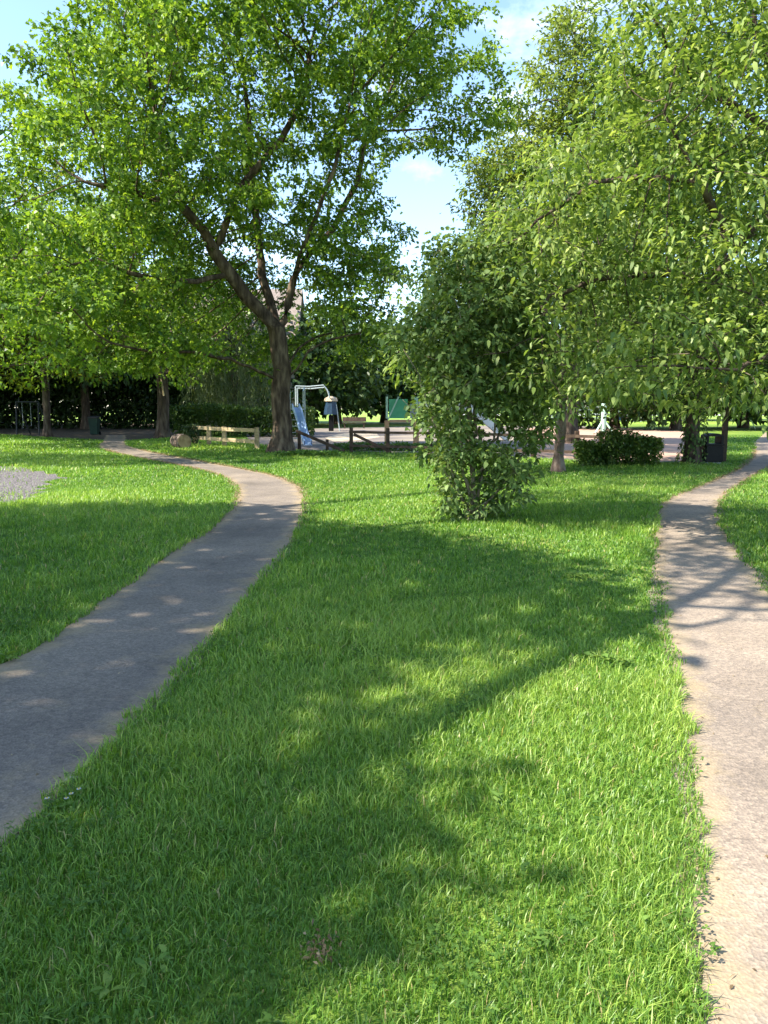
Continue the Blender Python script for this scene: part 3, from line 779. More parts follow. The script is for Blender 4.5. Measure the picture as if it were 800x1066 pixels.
env = [ell(728, 120, 92, 110, 10.4, 1.7), ell(760, 30, 90, 90, 10.4, 1.8), ell(640, 220, 90, 70, 10.4, 1.4), ell(580, 275, 55, 55, 10.6, 1.0), ell(720, 260, 110, 70, 10.0, 1.5),
       ell(620, 330, 75, 45, 10.2, 1.0), ell(700, 345, 90, 45, 9.0, 1.1), ell(780, 330, 70, 75, 9.0, 1.2), ell(575, 365, 42, 30, 10.4, .7), ell(660, 385, 50, 25, 9.0, .8), ell(785, 400, 38, 28, 8.8, .6),
       ell(830, 200, 80, 130, 10.4, 1.7), ell(685, 30, 36, 36, 11, .7), ell(540, 235, 26, 28, 10.5, .5), ell(740, 418, 24, 16, 9.0, .5), ell(610, 400, 34, 20, 10, .6)]
C = thin(ell_points(env, 7000), .32)
C = C[(rng.random(len(C)) < .95) & (noise3(C, 3.0, 8) > -.4)]
STAT['cherry_clumps'] = len(C)
t, X, n = make_tree('cherry_tree', 'big tree reaching in from the right edge with long drooping pale green leaves', CBX, limbs, C, .125, 'bark_dark', 'cherry_leaf', natt=6, cr=.36, D=.17, kill=.2, infl=3.5, per=18, spread=.125,
                    Ln=.102, W=.045, kind='lance', up=2.0, droop=.3, rtip=.004, rmin=.003, flat=.5, tipmax=3, hang=.06, keep=lambda T: project(T)[0] - (250 - project(T)[1]).clip(0) * .42 > 512)
STAT['cherry_leaves'] = n

# ---- slim tree behind the shrub
TB = at(581, 491); TY = TB[1]
limbs = [[TB - [0, 0, .05], atd(583, 460, TY), atd(584, 425, TY), atd(584, 390, TY)], [atd(584, 400, TY), atd(565, 360, TY), atd(545, 320, TY), atd(530, 270, TY)], [atd(584, 390, TY), atd(600, 340, TY), atd(610, 280, TY), atd(600, 210, TY)],
         [atd(584, 425, TY), atd(574, 415, TY - .4), atd(560, 400, TY - .8)]]
env = [ell(560, 300, 75, 90, TY, 2), ell(520, 300, 55, 70, TY, 1.6), ell(620, 300, 80, 90, TY, 2), ell(590, 220, 70, 60, TY, 1.8), ell(580, 390, 55, 30, TY, 1.3), ell(640, 385, 55, 35, TY, 1.4), ell(445, 320, 30, 45, TY, 1.2), ell(432, 365, 20, 22, TY, .8)]
C = thin(ell_points(env, 2500), .6)
make_tree('slim_tree', 'tree with slim pale upright trunk just right of the lone shrub', TB, limbs, C, .125, 'bark_cherry', 'cherry_leaf', natt=6, cr=.5, D=.28, kill=.3, infl=5, per=20, spread=.22, Ln=.15, W=.065, kind='lance', up=.9, droop=.4, rtip=.007, rmin=.006, hang=.2, keep=lambda T: (project(T)[0] > 412) & ~((project(T)[1] > 405) & (project(T)[0] < 560)))
# ---- ivy trunk tree beside the bin
VB = at(721, 483); VY = VB[1]
limbs = [[VB - [0, 0, .05], atd(722, 450, VY), atd(723, 410, VY), atd(724, 370, VY)], [atd(724, 370, VY), atd(700, 320, VY), atd(680, 250, VY)], [atd(724, 370, VY), atd(745, 310, VY), atd(760, 220, VY), atd(765, 120, VY)], [atd(724, 390, VY), atd(770, 360, VY), atd(820, 330, VY)]]
env = [ell(690, 300, 100, 90, VY, 2.6), ell(780, 280, 100, 110, VY, 2.8), ell(730, 180, 110, 100, VY, 2.6), ell(680, 395, 60, 28, VY, 1.6), ell(790, 395, 60, 28, VY, 1.6), ell(850, 300, 60, 90, VY, 2.2), ell(760, 100, 80, 60, VY, 2)]
C = thin(ell_points(env, 2500), .85)
t, X, n = make_tree('ivy_clad_tree', 'dark tree trunk clad in ivy right beside the black litter bin', VB, limbs, C, .2, 'bark_dark', 'hedge_leaf', natt=6, cr=.6, D=.32, kill=.36, infl=5, per=24, spread=.3, Ln=.2, W=.11, kind='diamond', up=.8, rtip=.008, rmin=.007)
n = 620; z = rng.uniform(.02, 2.2, n); a = rng.uniform(0, 2*PI, n); r = .24 + .22 * np.exp(-z / .35) + rng.uniform(0, .08, n)
P = np.c_[VB[0] + r*np.cos(a), VB[1] + r*np.sin(a), z]
leaves('ivy', P, np.c_[np.cos(a)*.4, np.sin(a)*.4, -np.ones(n)*.6] + rand_dirs(n)*.5, np.c_[np.cos(a), np.sin(a), np.full(n, .4)] + rand_dirs(n)*.3, .09, .08, .35 + rng.normal(0, .25, n), M['shrub_leaf'], t)

# ---- tall airy tree on the skyline
AB = atd(597, 428, 36); AB = np.array([AB[0], 36., 0])
limbs = [[AB, atd(597, 300, 36), atd(598, 200, 36), atd(600, 100, 36), atd(598, 20, 36)]]
for yy, l in [(190, 90), (150, 70), (110, 60), (70, 48), (230, 100)]:
    limbs.append([atd(599, yy + 10, 36), atd(599 - l * .5, yy - 6, 35.5), atd(599 - l, yy + 4, 35)]); limbs.append([atd(599, yy + 14, 36), atd(599 + l * .5, yy, 36.5), atd(599 + l, yy + 6, 37)])
env = [ell(540, 165, 50, 20, 35.5, 2.0), ell(512, 180, 26, 20, 35, 1.6), ell(575, 120, 38, 16, 36, 2.0), ell(640, 130, 50, 20, 36, 2.0), ell(585, 80, 32, 14, 36, 1.6), ell(590, 40, 26, 16, 36, 1.4), ell(598, 20, 14, 14, 36, .8), ell(640, 90, 35, 18, 36, 1.6), ell(570, 215, 80, 28, 36, 2.4), ell(640, 200, 70, 40, 36, 2.5), ell(615, 60, 28, 16, 36, 1.4), ell(530, 235, 36, 26, 35, 1.6), ell(580, 275, 85, 45, 36, 3)]
C = thin(ell_points(env, 2600), .8)
C = C[rng.random(len(C)) < .95]
make_tree('airy_tree', 'tall airy tree with feathery tiered branches against the sky above the slim tree', AB, limbs, C, .26, 'bark_dark', 'airy_leaf', natt=7, cr=.6, D=.4, kill=.42, infl=6, per=38, spread=.30, Ln=.25, W=.105, kind='diamond', up=.8, rtip=.012, rmin=.011, flat=.3)

# ---- left hand trees and woodland edge
def simple_tree(name, label, base, H, R, crown, nclump_d, bark, leaf, group=None, **kw):
    b = np.array([base[0], base[1], 0.])
    top = b + [0, 0, H]
    limbs = [[b - [0, 0, .05], b + [rng.uniform(-.1, .1), 0, H * .3], b + [rng.uniform(-.2, .2), rng.uniform(-.2, .2), H * .6]]]
    C = thin(ell_points(crown, 2600), nclump_d)
    args = dict(natt=6, cr=.8, D=.5, kill=.55, infl=9, per=16, spread=.32, Ln=.2, W=.15, kind='diamond', up=.8, rtip=.014, rmin=.012); args.update(kw)
    return make_tree(name, label, b, limbs, C, R, bark, leaf, group, **args)

b = at(50, 454.5); Y = b[1]
simple_tree('woodland_tree', 'slender dark trunk rising from the shade at the far left lawn edge', b, 9, .2,
            [ell(50, 300, 90, 80, Y, 3.5), ell(10, 340, 90, 55, Y - 3, 3), ell(90, 350, 60, 45, Y - 2, 2.5), ell(40, 230, 80, 60, Y, 3), ell(40, 380, 70, 22, Y - 3, 2)], 1.25, 'bark_dark', 'yellow_leaf', cr=.9)
b = at(170, 456); Y = b[1]
t, X, n = simple_tree('woodland_tree', 'dark trunk with a pale broken stub near the log and pale fence', b, 9, .3,
            [ell(170, 320, 70, 60, Y, 3), ell(140, 260, 80, 60, Y + 1, 3), ell(130, 370, 50, 22, Y - 2, 2), ell(190, 390, 30, 14, Y-1, 1.2)], 1.3, 'bark_dark', 'oak_leaf', cr=.9)
MB().tube([atd(171, 412, Y - .35), atd(168, 394, Y - .42)], [.05, .035], 7).build('broken_stub', M['wood_pale'], t)
# tall tree off to the far left
b = atd(-40, 430, 33)
simple_tree('leafy_tree', 'bright leafy tree crowding the far left edge behind the big spreading crown', b, 11, .35,
            [ell(-20, 180, 75, 90, 33, 4), ell(-60, 260, 110, 90, 33, 4), ell(20, 240, 60, 80, 32, 3), ell(0, 330, 70, 60, 31, 3), ell(-30, 380, 70, 25, 30, 2)], 1.2, 'bark_dark', 'oak_leaf', cr=.85)
# dark woods behind
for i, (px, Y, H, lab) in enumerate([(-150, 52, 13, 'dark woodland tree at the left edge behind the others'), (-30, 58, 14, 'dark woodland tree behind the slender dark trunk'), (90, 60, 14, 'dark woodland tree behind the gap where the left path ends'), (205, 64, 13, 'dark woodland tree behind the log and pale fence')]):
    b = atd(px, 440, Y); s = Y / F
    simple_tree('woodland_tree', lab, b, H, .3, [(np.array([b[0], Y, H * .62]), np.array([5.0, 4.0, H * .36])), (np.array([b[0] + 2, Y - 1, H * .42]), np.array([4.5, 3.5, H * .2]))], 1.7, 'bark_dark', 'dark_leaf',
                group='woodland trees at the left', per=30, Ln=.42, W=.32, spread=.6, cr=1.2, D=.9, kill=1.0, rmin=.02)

def leaf_mass(name, label, boxes, n, Ln, W, mat, cat, tintf=None, up=.6, kind='diamond', stems=None, lumps=.25, group=None):
    """a hedge or low planting: leaves through the volume of lumpy boxes (x0,x1,y0,y1,z1)"""
    P = []
    for (x0, x1, y0, y1, z1), share in boxes:
        k = int(n * share)
        x = rng.uniform(x0, x1, k); y = rng.uniform(y0, y1, k)
        h = z1 * (1 + lumps * .5 * wave(np.c_[x, y], 3.2 / max(z1, .5), 11))
        z = h * np.where(rng.random(k) < .5, rng.random(k) ** .5, rng.random(k))
        edge = (y - y0) / (y1 - y0); yy = y0 + (y1 - y0) * edge ** 1.5
        P.append(np.c_[x, yy + .12 * wave(np.c_[x, z], 4, 12), z])
    P = np.concatenate(P); n = len(P)
    t = empty(name, (P[:, 0].mean(), P[:, 1].mean(), 0), label, cat, group)
    if stems:
        m = MB()
        for s in range(stems):
            q = P[rng.integers(n)]
            m.tube([(q[0], q[1], 0), (q[0] + rng.normal() * .05, q[1], q[2] * .5), (q[0] + rng.normal() * .1, q[1], q[2])], [.02, .015, .006], 5)
        m.build('stems', M['bark_dark'], t)
    tint = .45 + rng.normal(0, .22, n) + (tintf(P) if tintf else 0)
    leaves('foliage', P, rand_dirs(n), rand_dirs(n) + np.array([0, -.3, up]), Ln * rng.uniform(.6, 1.3, n), W * rng.uniform(.6, 1.3, n), tint, M[mat], t, kind)
    return t
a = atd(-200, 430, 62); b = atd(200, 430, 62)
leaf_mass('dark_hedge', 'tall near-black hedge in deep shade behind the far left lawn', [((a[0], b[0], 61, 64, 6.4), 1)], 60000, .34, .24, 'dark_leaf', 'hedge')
a = atd(180, 430, 44); b = atd(262, 430, 44)
leaf_mass('garden_hedge', 'sunlit hedge behind the pale post and rail fence', [((a[0], b[0] + 3.5, 43.5, 45, 1.7), 1)], 9000, .16, .12, 'hedge_leaf', 'hedge')
# low planting in front of the pink surface
a = at(606, 486); b = at(700, 487); Y = a[1]
def lit_end(P):
    q, _, _ = project(P); return np.where(q > 683, .45, 0)  # sunlight on the right end is put into the leaf tint
leaf_mass('low_hedge', 'low dark green planting with its sunlit end tinted yellow, left of the ivy trunk', [((a[0], a[0] + (b[0] - a[0]) * .35, Y + .1, Y + 1.3, .62), .35), ((a[0] + (b[0] - a[0]) * .3, b[0] - .15, Y, Y + 1.4, .86), .65)], 9000, .085, .06, 'hedge_leaf', 'planting', tintf=lit_end)
a = at(300, 476); 
leaf_mass('nettle_clump', 'bright weeds growing round the foot of the big forked trunk', [((a[0] - .4, a[0] + 1.7, a[1] - .2, a[1] + .4, .2), 1)], 700, .10, .06, 'weed', 'weeds', kind='lance')
a = at(430, 474)
leaf_mass('fence_weeds', 'rough green weeds along the foot of the dark timber fence', [((at(345, 471)[0], at(470, 473)[0], 29.2, 29.9, .28), 1)], 2200, .12, .05, 'weed', 'weeds', kind='lance')
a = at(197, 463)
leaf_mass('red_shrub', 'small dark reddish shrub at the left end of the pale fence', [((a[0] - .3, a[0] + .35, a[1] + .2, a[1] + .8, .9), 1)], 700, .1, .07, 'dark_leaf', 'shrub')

# weeping willow behind the pale fence
WB = atd(245, 440, 49); WB = np.array([WB[0], 49., 0])
t = empty('weeping_tree', WB, 'grey-green weeping tree with hanging fronds behind the pale fence', 'tree')
m = MB(); m.tube([WB, WB + [.1, 0, 2.5], WB + [-.1, 0, 5]], [.28, .22, .15], 9)
Pq, Aq = [], []
for k in range(150):
    a = rng.uniform(0, 2*PI); r = 3.4 * rng.random() ** .6; zt = rng.uniform(4.5, 8.5) - r * .35
    q = WB + [r*math.cos(a), r*math.sin(a), zt]
    if k < 40: m.tube([WB + [0, 0, 4.8], WB + [r*.5*math.cos(a), r*.5*math.sin(a), zt + .6], q], [.05, .035, .012], 5)
    ln = min(rng.uniform(2, 5.5), zt - .7); k2 = int(ln * 26)
    s = rng.random(k2) * ln
    Pq.append(q + np.c_[rng.normal(0, .09, k2) + .12*np.sin(s), rng.normal(0, .09, k2), -s]); Aq.append(np.c_[rng.normal(0, .4, (k2, 2)), -np.ones(k2)])
m.build('trunk', M['bark_dark'], t, smooth=True)
P = np.concatenate(Pq); n = len(P)
leaves('crown', P, np.concatenate(Aq), rand_dirs(n), .24, .06, .5 + rng.normal(0, .2, n), M['willow_leaf'], t)

# far tree belt beyond the field, each tree its own
FT = [(300, 84, 12), (352, 78, 11), (400, 86, 11), (450, 80, 10), (505, 95, 13), (560, 105, 12), (612, 118, 12), (668, 98, 13), (728, 108, 14), (790, 95, 13), (850, 100, 14), (250, 90, 13), (180, 85, 15), (100, 88, 17), (322, 68, 10), (640, 62, 10), (705, 58, 11), (775, 64, 12), (845, 60, 12)]
names = ['far end left behind the woods', '']
where = ['behind the trunk of the big spreading tree', 'behind the blue slide', 'behind the dark bench', 'left behind the lone shrub', 'straight behind the lone shrub', 'behind the slim pale trunk', 'behind the pale field post', 'behind the low hedge', 'behind the ivy trunk', 'behind the litter bin post', 'at the far right edge of the view', 'behind the weeping tree', 'behind the dark trunk with the pale stub', 'behind the path end on the left', 'nearest to the blue slide', 'just right of the pale field post', 'just left of the ivy trunk', 'over the right path end', 'off the right edge']
for (px, Y, H), wh in zip(FT, where):
    b = atd(px, 428, Y)
    low = H * .30
    simple_tree('distant_tree', 'dark green distant tree ' + wh, b, H, .3, [(np.array([b[0], Y, H * .6]), np.array([4.2, 3.5, H * .4])), (np.array([b[0] - 2.4, Y - 1, H * .38]), np.array([3.4, 3, H * .3])), (np.array([b[0] + 2.6, Y, H * .42]), np.array([3.4, 3, H * .28]))],
                1.7, 'bark_dark', 'far_leaf', group='distant tree belt', per=34, Ln=.55, W=.42, spread=.7, cr=1.3, D=1.0, kill=1.1, rmin=.03)

# ---- trees outside the frame whose crowns shade the lawn
def lift(poly_px, n, hlo, hhi, extra=None):
    """points of a tree crown that stands between the sun and the given patch of lawn"""
    Q = np.array([at(*p)[:2] for p in poly_px] + (extra or []))
    lo, hi = Q.min(0), Q.max(0)
    P = rng.uniform(lo, hi, (n * 6, 2)); P = P[in_poly(P, Q)][:n]
    H = rng.uniform(hlo, hhi, len(P))
    return np.c_[P - SD * (H * CT)[:, None], H]
def shade_tree(label, base, poly, npts, hlo, hhi, R, H0, dmin, extra=None, inset=0.0, Ln=.2, W=.15, per=18, spread=.32, tipmax=2):
    C = thin(lift(poly, npts, hlo, hhi, extra), dmin)
    Q = np.array([at(*p)[:2] for p in poly] + (extra or []))
    def keep(T):
        G = T[:, :2] + SD * (T[:, 2] * CT)[:, None]
        G = G + rng.normal(0, .12, G.shape)
        return in_poly(G, Q) & in_poly(G + [inset, 0], Q)
    C = C[(C[:, 2] > 1.6 + .53 * np.maximum(C[:, 1], 0) + .5) | (np.abs(C[:, 0]) > .56 * np.maximum(C[:, 1], 0) + 1.2)]
    b = np.array([*base, 0.]); c = C.mean(0)
    limbs = [[b - [0, 0, .05], b + [0, 0, H0 * .5], b + [.1, 0, H0]]]
    return make_tree('park_tree', label, b, limbs, C, R, 'bark_oak', 'oak_leaf', natt=6, cr=.6, D=.5, kill=.5, infl=14, per=per, spread=spread, Ln=Ln, W=W, up=.8, rtip=.013, rmin=.010, tipmax=tipmax, keep=keep)
S1 = [(-700, 640), (-300, 545), (0, 531), (120, 527), (245, 529), (318, 531), (345, 546), (420, 553), (490, 565), (575, 583), (640, 600), (668, 622), (650, 660), (590, 672), (500, 684), (410, 700), (385, 745), (410, 800), (455, 830), (470, 880), (440, 950), (390, 1066), (330, 1250)]
shade_tree('broad park tree left of the viewer whose crown shades the near lawn', (-9.5, .8), S1, 6500, 7.0, 10.8, .42, 3.5, .50, [[-1, .2], [-7, .2]], inset=.28, per=24, spread=.30, Ln=.22, W=.17)
S2 = [(700, 560), (745, 553), (800, 545), (860, 560), (880, 640), (800, 632), (740, 634), (700, 600)]
S3 = [(510, 490), (600, 486), (700, 487), (770, 488), (770, 505), (720, 513), (690, 508), (610, 507), (545, 505)]
shade_tree('tall park tree left of the viewer with a long bough overhead', (-5.2, 1.2), S2, 1600, 7.2, 9.2, .09, 5, .33, Ln=.14, W=.085, per=34, spread=.2)
shade_tree('tall park tree just outside the view on the left', (-12, 7.2), S3, 900, 11.5, 14, .10, 7, .6, Ln=.16, W=.1, per=18, spread=.25)
S5 = [(-120, 452), (30, 456), (90, 458.5), (165, 460), (215, 457), (225, 446), (60, 442), (-120, 442)]
Cw = thin(lift(S5, 1500, 7.5, 13), 1.2); b = np.array([-33., 44., 0])
make_tree('woodland_tree', 'dense woodland tree out past the left edge shading the dark hedge', b, [[b, b + [0, 0, 3], b + [.2, 0, 5.5]]], Cw, .4, 'bark_dark', 'oak_leaf', natt=5, cr=.9, D=.6, kill=.6, infl=16, per=26, spread=.5, Ln=.34, W=.26, up=.8, rtip=.014, rmin=.014)
S6 = [(528, 518), (560, 511), (640, 510), (682, 516), (690, 535), (660, 549), (600, 553), (545, 550)]
shade_tree('slender park tree left of the viewer, nearest to the left path', (-12.5, 4.2), S6, 500, 11, 13, .08, 7, .55, Ln=.16, W=.1, per=22, spread=.22)  # unseen extra tree, added only to strengthen the shrub's shadow
S4 = [(-260, 474), (0, 471), (90, 473), (185, 478), (180, 484), (120, 486), (60, 487), (20, 484), (-260, 486)]
shade_tree('park tree standing beyond the left edge of the lawn', (-22, 15), S4, 900, 11, 14.5, .4, 6, .9)

# ================================================================== BUILT THINGS
# ---- house behind the trees
HY = 70.
hx0, hx1 = atd(188, 400, HY)[0], atd(312, 400, HY)[0]; zr = atd(300, 303, HY)[2]; ze = zr - 4.4
t = empty('house', ((hx0 + hx1) / 2, HY, 0), 'pale rendered house with brown tiled roof glimpsed through the trees', 'house')
wl = MB().box(((hx0 + hx1) / 2, HY, ze / 2), (hx1 - hx0, 8, ze))
for x in (hx0, hx1):
    wl.add([(x, HY - 4, ze), (x, HY + 4, ze), (x, HY, zr - .15)], [(0, 1, 2)])
wl.build('wall', M['render_white'], t)
rf = MB()
for s in (-1, 1):
    e0 = [(hx0 - .4, HY + s * 4.5, ze - .25), (hx1 + .4, HY + s * 4.5, ze - .25), (hx1 + .4, HY, zr), (hx0 - .4, HY, zr)]
    rf.add(e0 + [(a, b2, c + .18) for a, b2, c in e0], [(0, 1, 2, 3), (7, 6, 5, 4), (0, 4, 5, 1), (1, 5, 6, 2), (2, 6, 7, 3), (3, 7, 4, 0)])
rf = rf.build('roof', M['roof'], t)
MB().box((hx0 + 3, HY + .5, zr + .5), (.9, .7, 1.8)).box((hx0 + 3, HY + .5, zr + 1.45), (1.05, .85, .12)).build('chimney', M['bark_oak'], rf)
for k in range(4):
    for z in (1.5, 4.4):
        x = hx0 + 1.6 + k * (hx1 - hx0 - 3.2) / 3
        w_ = MB().box((x, HY - 4.03, z), (1.3, .06, 1.3)).build('window', M['glass'], t)
        fm = MB()
        for dx in (-.68, 0, .68): fm.box((x + dx, HY - 4.06, z), (.07, .1, 1.43))
        for dz in (-.68, .68): fm.box((x, HY - 4.075, z + dz), (1.43, .13, .07))
        fm.build('frame', M['white_paint'], w_)

# ---- pale post-and-rail fence
def fence(name, label, posts, zrail, mat, pw=.11, rail_h=.1, ph=1.0, extra=None):
    t = empty(name, (*posts[0][:2], 0), label, 'fence')
    for p in posts:
        MB().box((p[0], p[1], ph / 2), (pw, pw, ph)).build('post', M[mat], t, bevel=.008)
    for z in zrail:
        for a, b2 in zip(posts[:-1], posts[1:]):
            d = np.array([b2[0] - a[0], b2[1] - a[1], 0]); L = np.linalg.norm(d); d /= L; nrm = np.array([d[1], -d[0], 0]) * (pw / 2 + .025)
            if nrm[1] > 0: nrm = -nrm
            dz = rng.normal(0, .012)
            MB().beam(np.array([a[0], a[1], z + dz]) + nrm - d * .03, np.array([b2[0], b2[1], z]) + nrm + d * .03, .045, rail_h).build('rail', M[mat], t)
    return t
pp = [at(x, y) for x, y in [(204, 462), (218, 463.3), (234, 465), (268, 467.5)]]
fence('timber_fence', 'pale sunlit two-rail timber fence left of the big forked trunk', pp, (.3, .74), 'wood_pale', pw=.17, rail_h=.15, ph=.85)
pp = [at(x, y) for x, y in [(366, 471), (404, 472), (448, 473), (500, 474.5), (555, 477), (600, 478.5), (625, 480)]]
t = fence('timber_fence', 'dark weathered two-rail timber fence right of the big forked trunk', pp, (.24, .74), 'wood_dark', pw=.13, rail_h=.09, ph=.9)
MB().beam(np.array(pp[0]) + [.1, -.08, .66], np.array(pp[1]) + [.1, -.08, .06], .05, .1).build('brace', M['wood_dark'], t)
# leaning dark rail with posts beside the slide
a, b, c = at(312, 469), at(341, 469.5), at(359, 471)
t = empty('leaning_rail', (*a[:2], 0), 'dark timber rail sloping down past the foot of the blue slide', 'rail')
MB().box((a[0], a[1], .38), (.12, .12, .76)).build('post', M['wood_dark'], t)
MB().box((b[0], b[1], .22), (.11, .11, .44)).build('post', M['wood_dark'], t)
MB().beam((a[0] - .1, a[1] - .08, .74), (c[0], c[1] - .08, .05), .05, .11).build('handrail', M['wood_dark'], t)

# ---- blue slide with tube frame
SLY = 33.0
top = atd(308, 424, SLY + .9); bot = atd(321, 466, SLY - .9); bot[2] = .12
t = empty('slide', (bot[0], bot[1], 0), 'pale blue playground slide with a tubular frame right of the big forked trunk', 'slide')
hw = .13
ch = MB(); n = 10
for k in range(n):
    u0, u1 = k / n, (k + 1) / n
    def sp(u):
        p = top * (1 - u) + bot * u; return p + np.array([0, 0, .10 * math.sin(u * PI * 2)])
    p0, p1 = sp(u0), sp(u1)
    for sx, w0 in ((0, hw), ):
        ch.add([p0 + [-hw, 0, 0], p0 + [hw, 0, 0], p1 + [hw, 0, 0], p1 + [-hw, 0, 0], p0 + [-hw, 0, -.04], p0 + [hw, 0, -.04], p1 + [hw, 0, -.04], p1 + [-hw, 0, -.04]],
               [(0, 1, 2, 3), (7, 6, 5, 4), (0, 4, 5, 1), (2, 6, 7, 3)])
    for s in (-1, 1):
        ch.add([p0 + [s*hw, 0, -.05], p1 + [s*hw, 0, -.05], p1 + [s*hw, 0, .16], p0 + [s*hw, 0, .16], p0 + [s*(hw+.04), 0, -.05], p1 + [s*(hw+.04), 0, -.05], p1 + [s*(hw+.04), 0, .16], p0 + [s*(hw+.04), 0, .16]],
               [(0, 1, 2, 3), (7, 6, 5, 4), (2, 6, 7, 3), (0, 4, 5, 1)])
ch.build('chute', M['blue_plastic'], t)
MB().box((top[0], top[1] + .35, top[2] - .08), (.62, .7, .06)).build('platform', M['dull_metal'], t)
for s in (-1, 1):
    x = top[0] + s * .33
    MB().tube([(x, top[1] + .72, 0), (x, top[1] + .72, top[2] + .75), (x, top[1] + .5, top[2] + .85), (x, top[1] + .05, top[2] + .7), (x, top[1], top[2])], .03).build('handrail', M['grey_metal'], t)
ld = MB()
for z in np.arange(.25, top[2] - .1, .28): ld.tube([(top[0] - .33, top[1] + .72, z), (top[0] + .33, top[1] + .72, z)], .02, 6)
ld.build('ladder', M['grey_metal'], t)
# ---- tubular climbing frame
CY_ = 54.5
p = [atd(308, 402, CY_), atd(322, 402.5, CY_), atd(337, 401, CY_), atd(341, 406, CY_), atd(343.5, 414, CY_)]
t = empty('climbing_frame', (p[0][0], CY_, 0), 'grey tubular climbing frame arching from behind the blue slide to the blue hood', 'climbing frame')
MB().tube(p, .045).build('arch', M['grey_metal'], t)
MB().tube([p[0], (p[0][0], CY_, 0)], .05).build('post', M['grey_metal'], t)
q = [x + np.array([0, 1.1, -.12]) for x in p]; q[-1] = p[-1] + np.array([-.05, .3, 0])
MB().tube(q, .045).build('arch', M['grey_metal'], t)
MB().tube([q[0], (q[0][0], CY_ + 1.1, 0)], .05).build('post', M['grey_metal'], t)
for a, b in zip(p[1:], q[1:]): MB().tube([a, b], .03, 6).build('rung', M['grey_metal'], t)
for k in range(1, 4):
    u = k / 4; MB().tube([p[0]*(1-u) + p[1]*u, q[0]*(1-u) + q[1]*u], .03, 6).build('rung', M['grey_metal'], t)

# ---- hooded navy play unit on a post
NY = 55.
b = atd(345, 441, NY); x = b[0]
def z_(py): return atd(345, py, NY)[2]
t = empty('play_hood', (x, NY, 0), 'dark blue hooded play unit with tan top on a black post', 'play equipment')
MB().box((x, NY, z_(432) / 2), (.34, .34, z_(432))).build('post', M['black_plastic'], t, bevel=.02)
w0, w1 = .52, .38; zb, zt = z_(431.5), z_(418)
hd = MB(); n = 8
rg = lambda r, z: [(x + r*math.cos(2*PI*k/n + .2), NY + r*math.sin(2*PI*k/n + .2), z) for k in range(n)]
hd.add(rg(w0, zb) + rg(w1, zt) + rg(.1, zt + .1), [tuple(range(n))[::-1]] + [(i, (i+1) % n, n+(i+1) % n, n+i) for i in range(n)] + [(n+i, n+(i+1) % n, 2*n+(i+1) % n, 2*n+i) for i in range(n)] + [tuple(2*n+i for i in range(n))])
hd.build('hood', M['navy'], t)
cp = MB(); cp.add(rg(w1 + .10, zt + .02) + rg(w1 + .06, zt + .22) + rg(.15, zt + .36), [tuple(range(n))[::-1]] + [(i, (i+1) % n, n+(i+1) % n, n+i) for i in range(n)] + [(n+i, n+(i+1) % n, 2*n+(i+1) % n, 2*n+i) for i in range(n)] + [tuple(2*n+i for i in range(n))])
cp.build('cap', M['tan'], t)
MB().tube([(x + .38, NY - .2, z_(421)), (x + .62, NY - .3, .0)], .035).build('strut', M['grey_metal'], t)

# ---- benches
def bench(label, px, py, Y, w, mat='wood_dark', rz=0, name='park_bench'):
    b = atd(px, py, Y); t = empty(name, (b[0], Y, 0), label, 'bench', None)
    MB().box((b[0], Y, .45), (w, .42, .06)).build('seat', M[mat], t)
    MB().box((b[0], Y + .24, .72), (w, .05, .36), rx=-.12).build('backrest', M[mat], t)
    for s in (-1, 1):
        MB().box((b[0] + s * (w/2 - .18), Y - .12, .21), (.09, .09, .42)).build('leg', M[mat], t); MB().box((b[0] + s * (w/2 - .18), Y + .2, .21), (.09, .09, .42)).build('leg', M[mat], t)
    return t
bench('dark park bench beyond the playground left of the green play tower', 369, 441, 62, 1.9)
bench('dark bench out on the far field right of the pale field post', 646, 440, 70, 1.6, 'navy')

# ---- play tower with green panels and white chute
PY_ = 33.5
px0, px1 = atd(403, 440, PY_)[0], atd(434, 440, PY_)[0]
zp = atd(403, 438, PY_)[2] ; zt = atd(403, 413, PY_)[2]
t = empty('play_tower', ((px0 + px1) / 2, PY_, 0), 'wooden play tower with green panels and a white chute behind the dark fence', 'play tower')
for x in (px0, px1):
    for dy in (0, 1.2):
        MB().box((x, PY_ + dy, (zp + .0) / 2), (.2, .2, zp)).build('leg', M['wood_tan'], t, bevel=.015)
        MB().box((x, PY_ + dy, (zp + zt) / 2 + .05), (.09, .09, zt - zp - .1)).build('upright', M['pale_green'], t)
MB().box(((px0 + px1) / 2, PY_ + .6, zp - .02), (px1 - px0 - .21, 1.35, .1)).build('platform', M['wood_tan'], t)
MB().box(((px0 * .62 + px1 * .38), PY_ - .02, (zp + zt) / 2), ((px1 - px0) * .62, .03, zt - zp - .2)).build('panel', M['green_panel'], t)
MB().box(((px0 * .12 + px1 * .88), PY_ - .02, (zp + zt) / 2 - .1), ((px1 - px0) * .2, .03, zt - zp - .4)).build('panel', M['dull_metal'], t)
MB().beam((px0 + .05, PY_ - .07, zp + .05), (px0 + .5, PY_ - .07, zt), .04, .06).build('brace', M['pale_green'], t)
ca = atd(470, 412, PY_); cb = atd(524, 458, PY_ - .4)
c0 = np.array([px1 + .1, PY_ + .6, zp + .05]); 
cm = MB(); n = 12
pa = [np.array([px1 + .1, PY_ + .3, zp + .6]), atd(490, 427, PY_), atd(505, 440, PY_), atd(519, 452, PY_), atd(528, 461, PY_)]
pa[-1][2] = .2
for a, b in zip(pa[:-1], pa[1:]):
    cm.beam(a, b, .55, .05)
    for s in (-.29, .29): cm.beam(a + [0, s, .12], b + [0, s, .12], .04, .26)
cm.build('chute', M['white_plastic'], t)
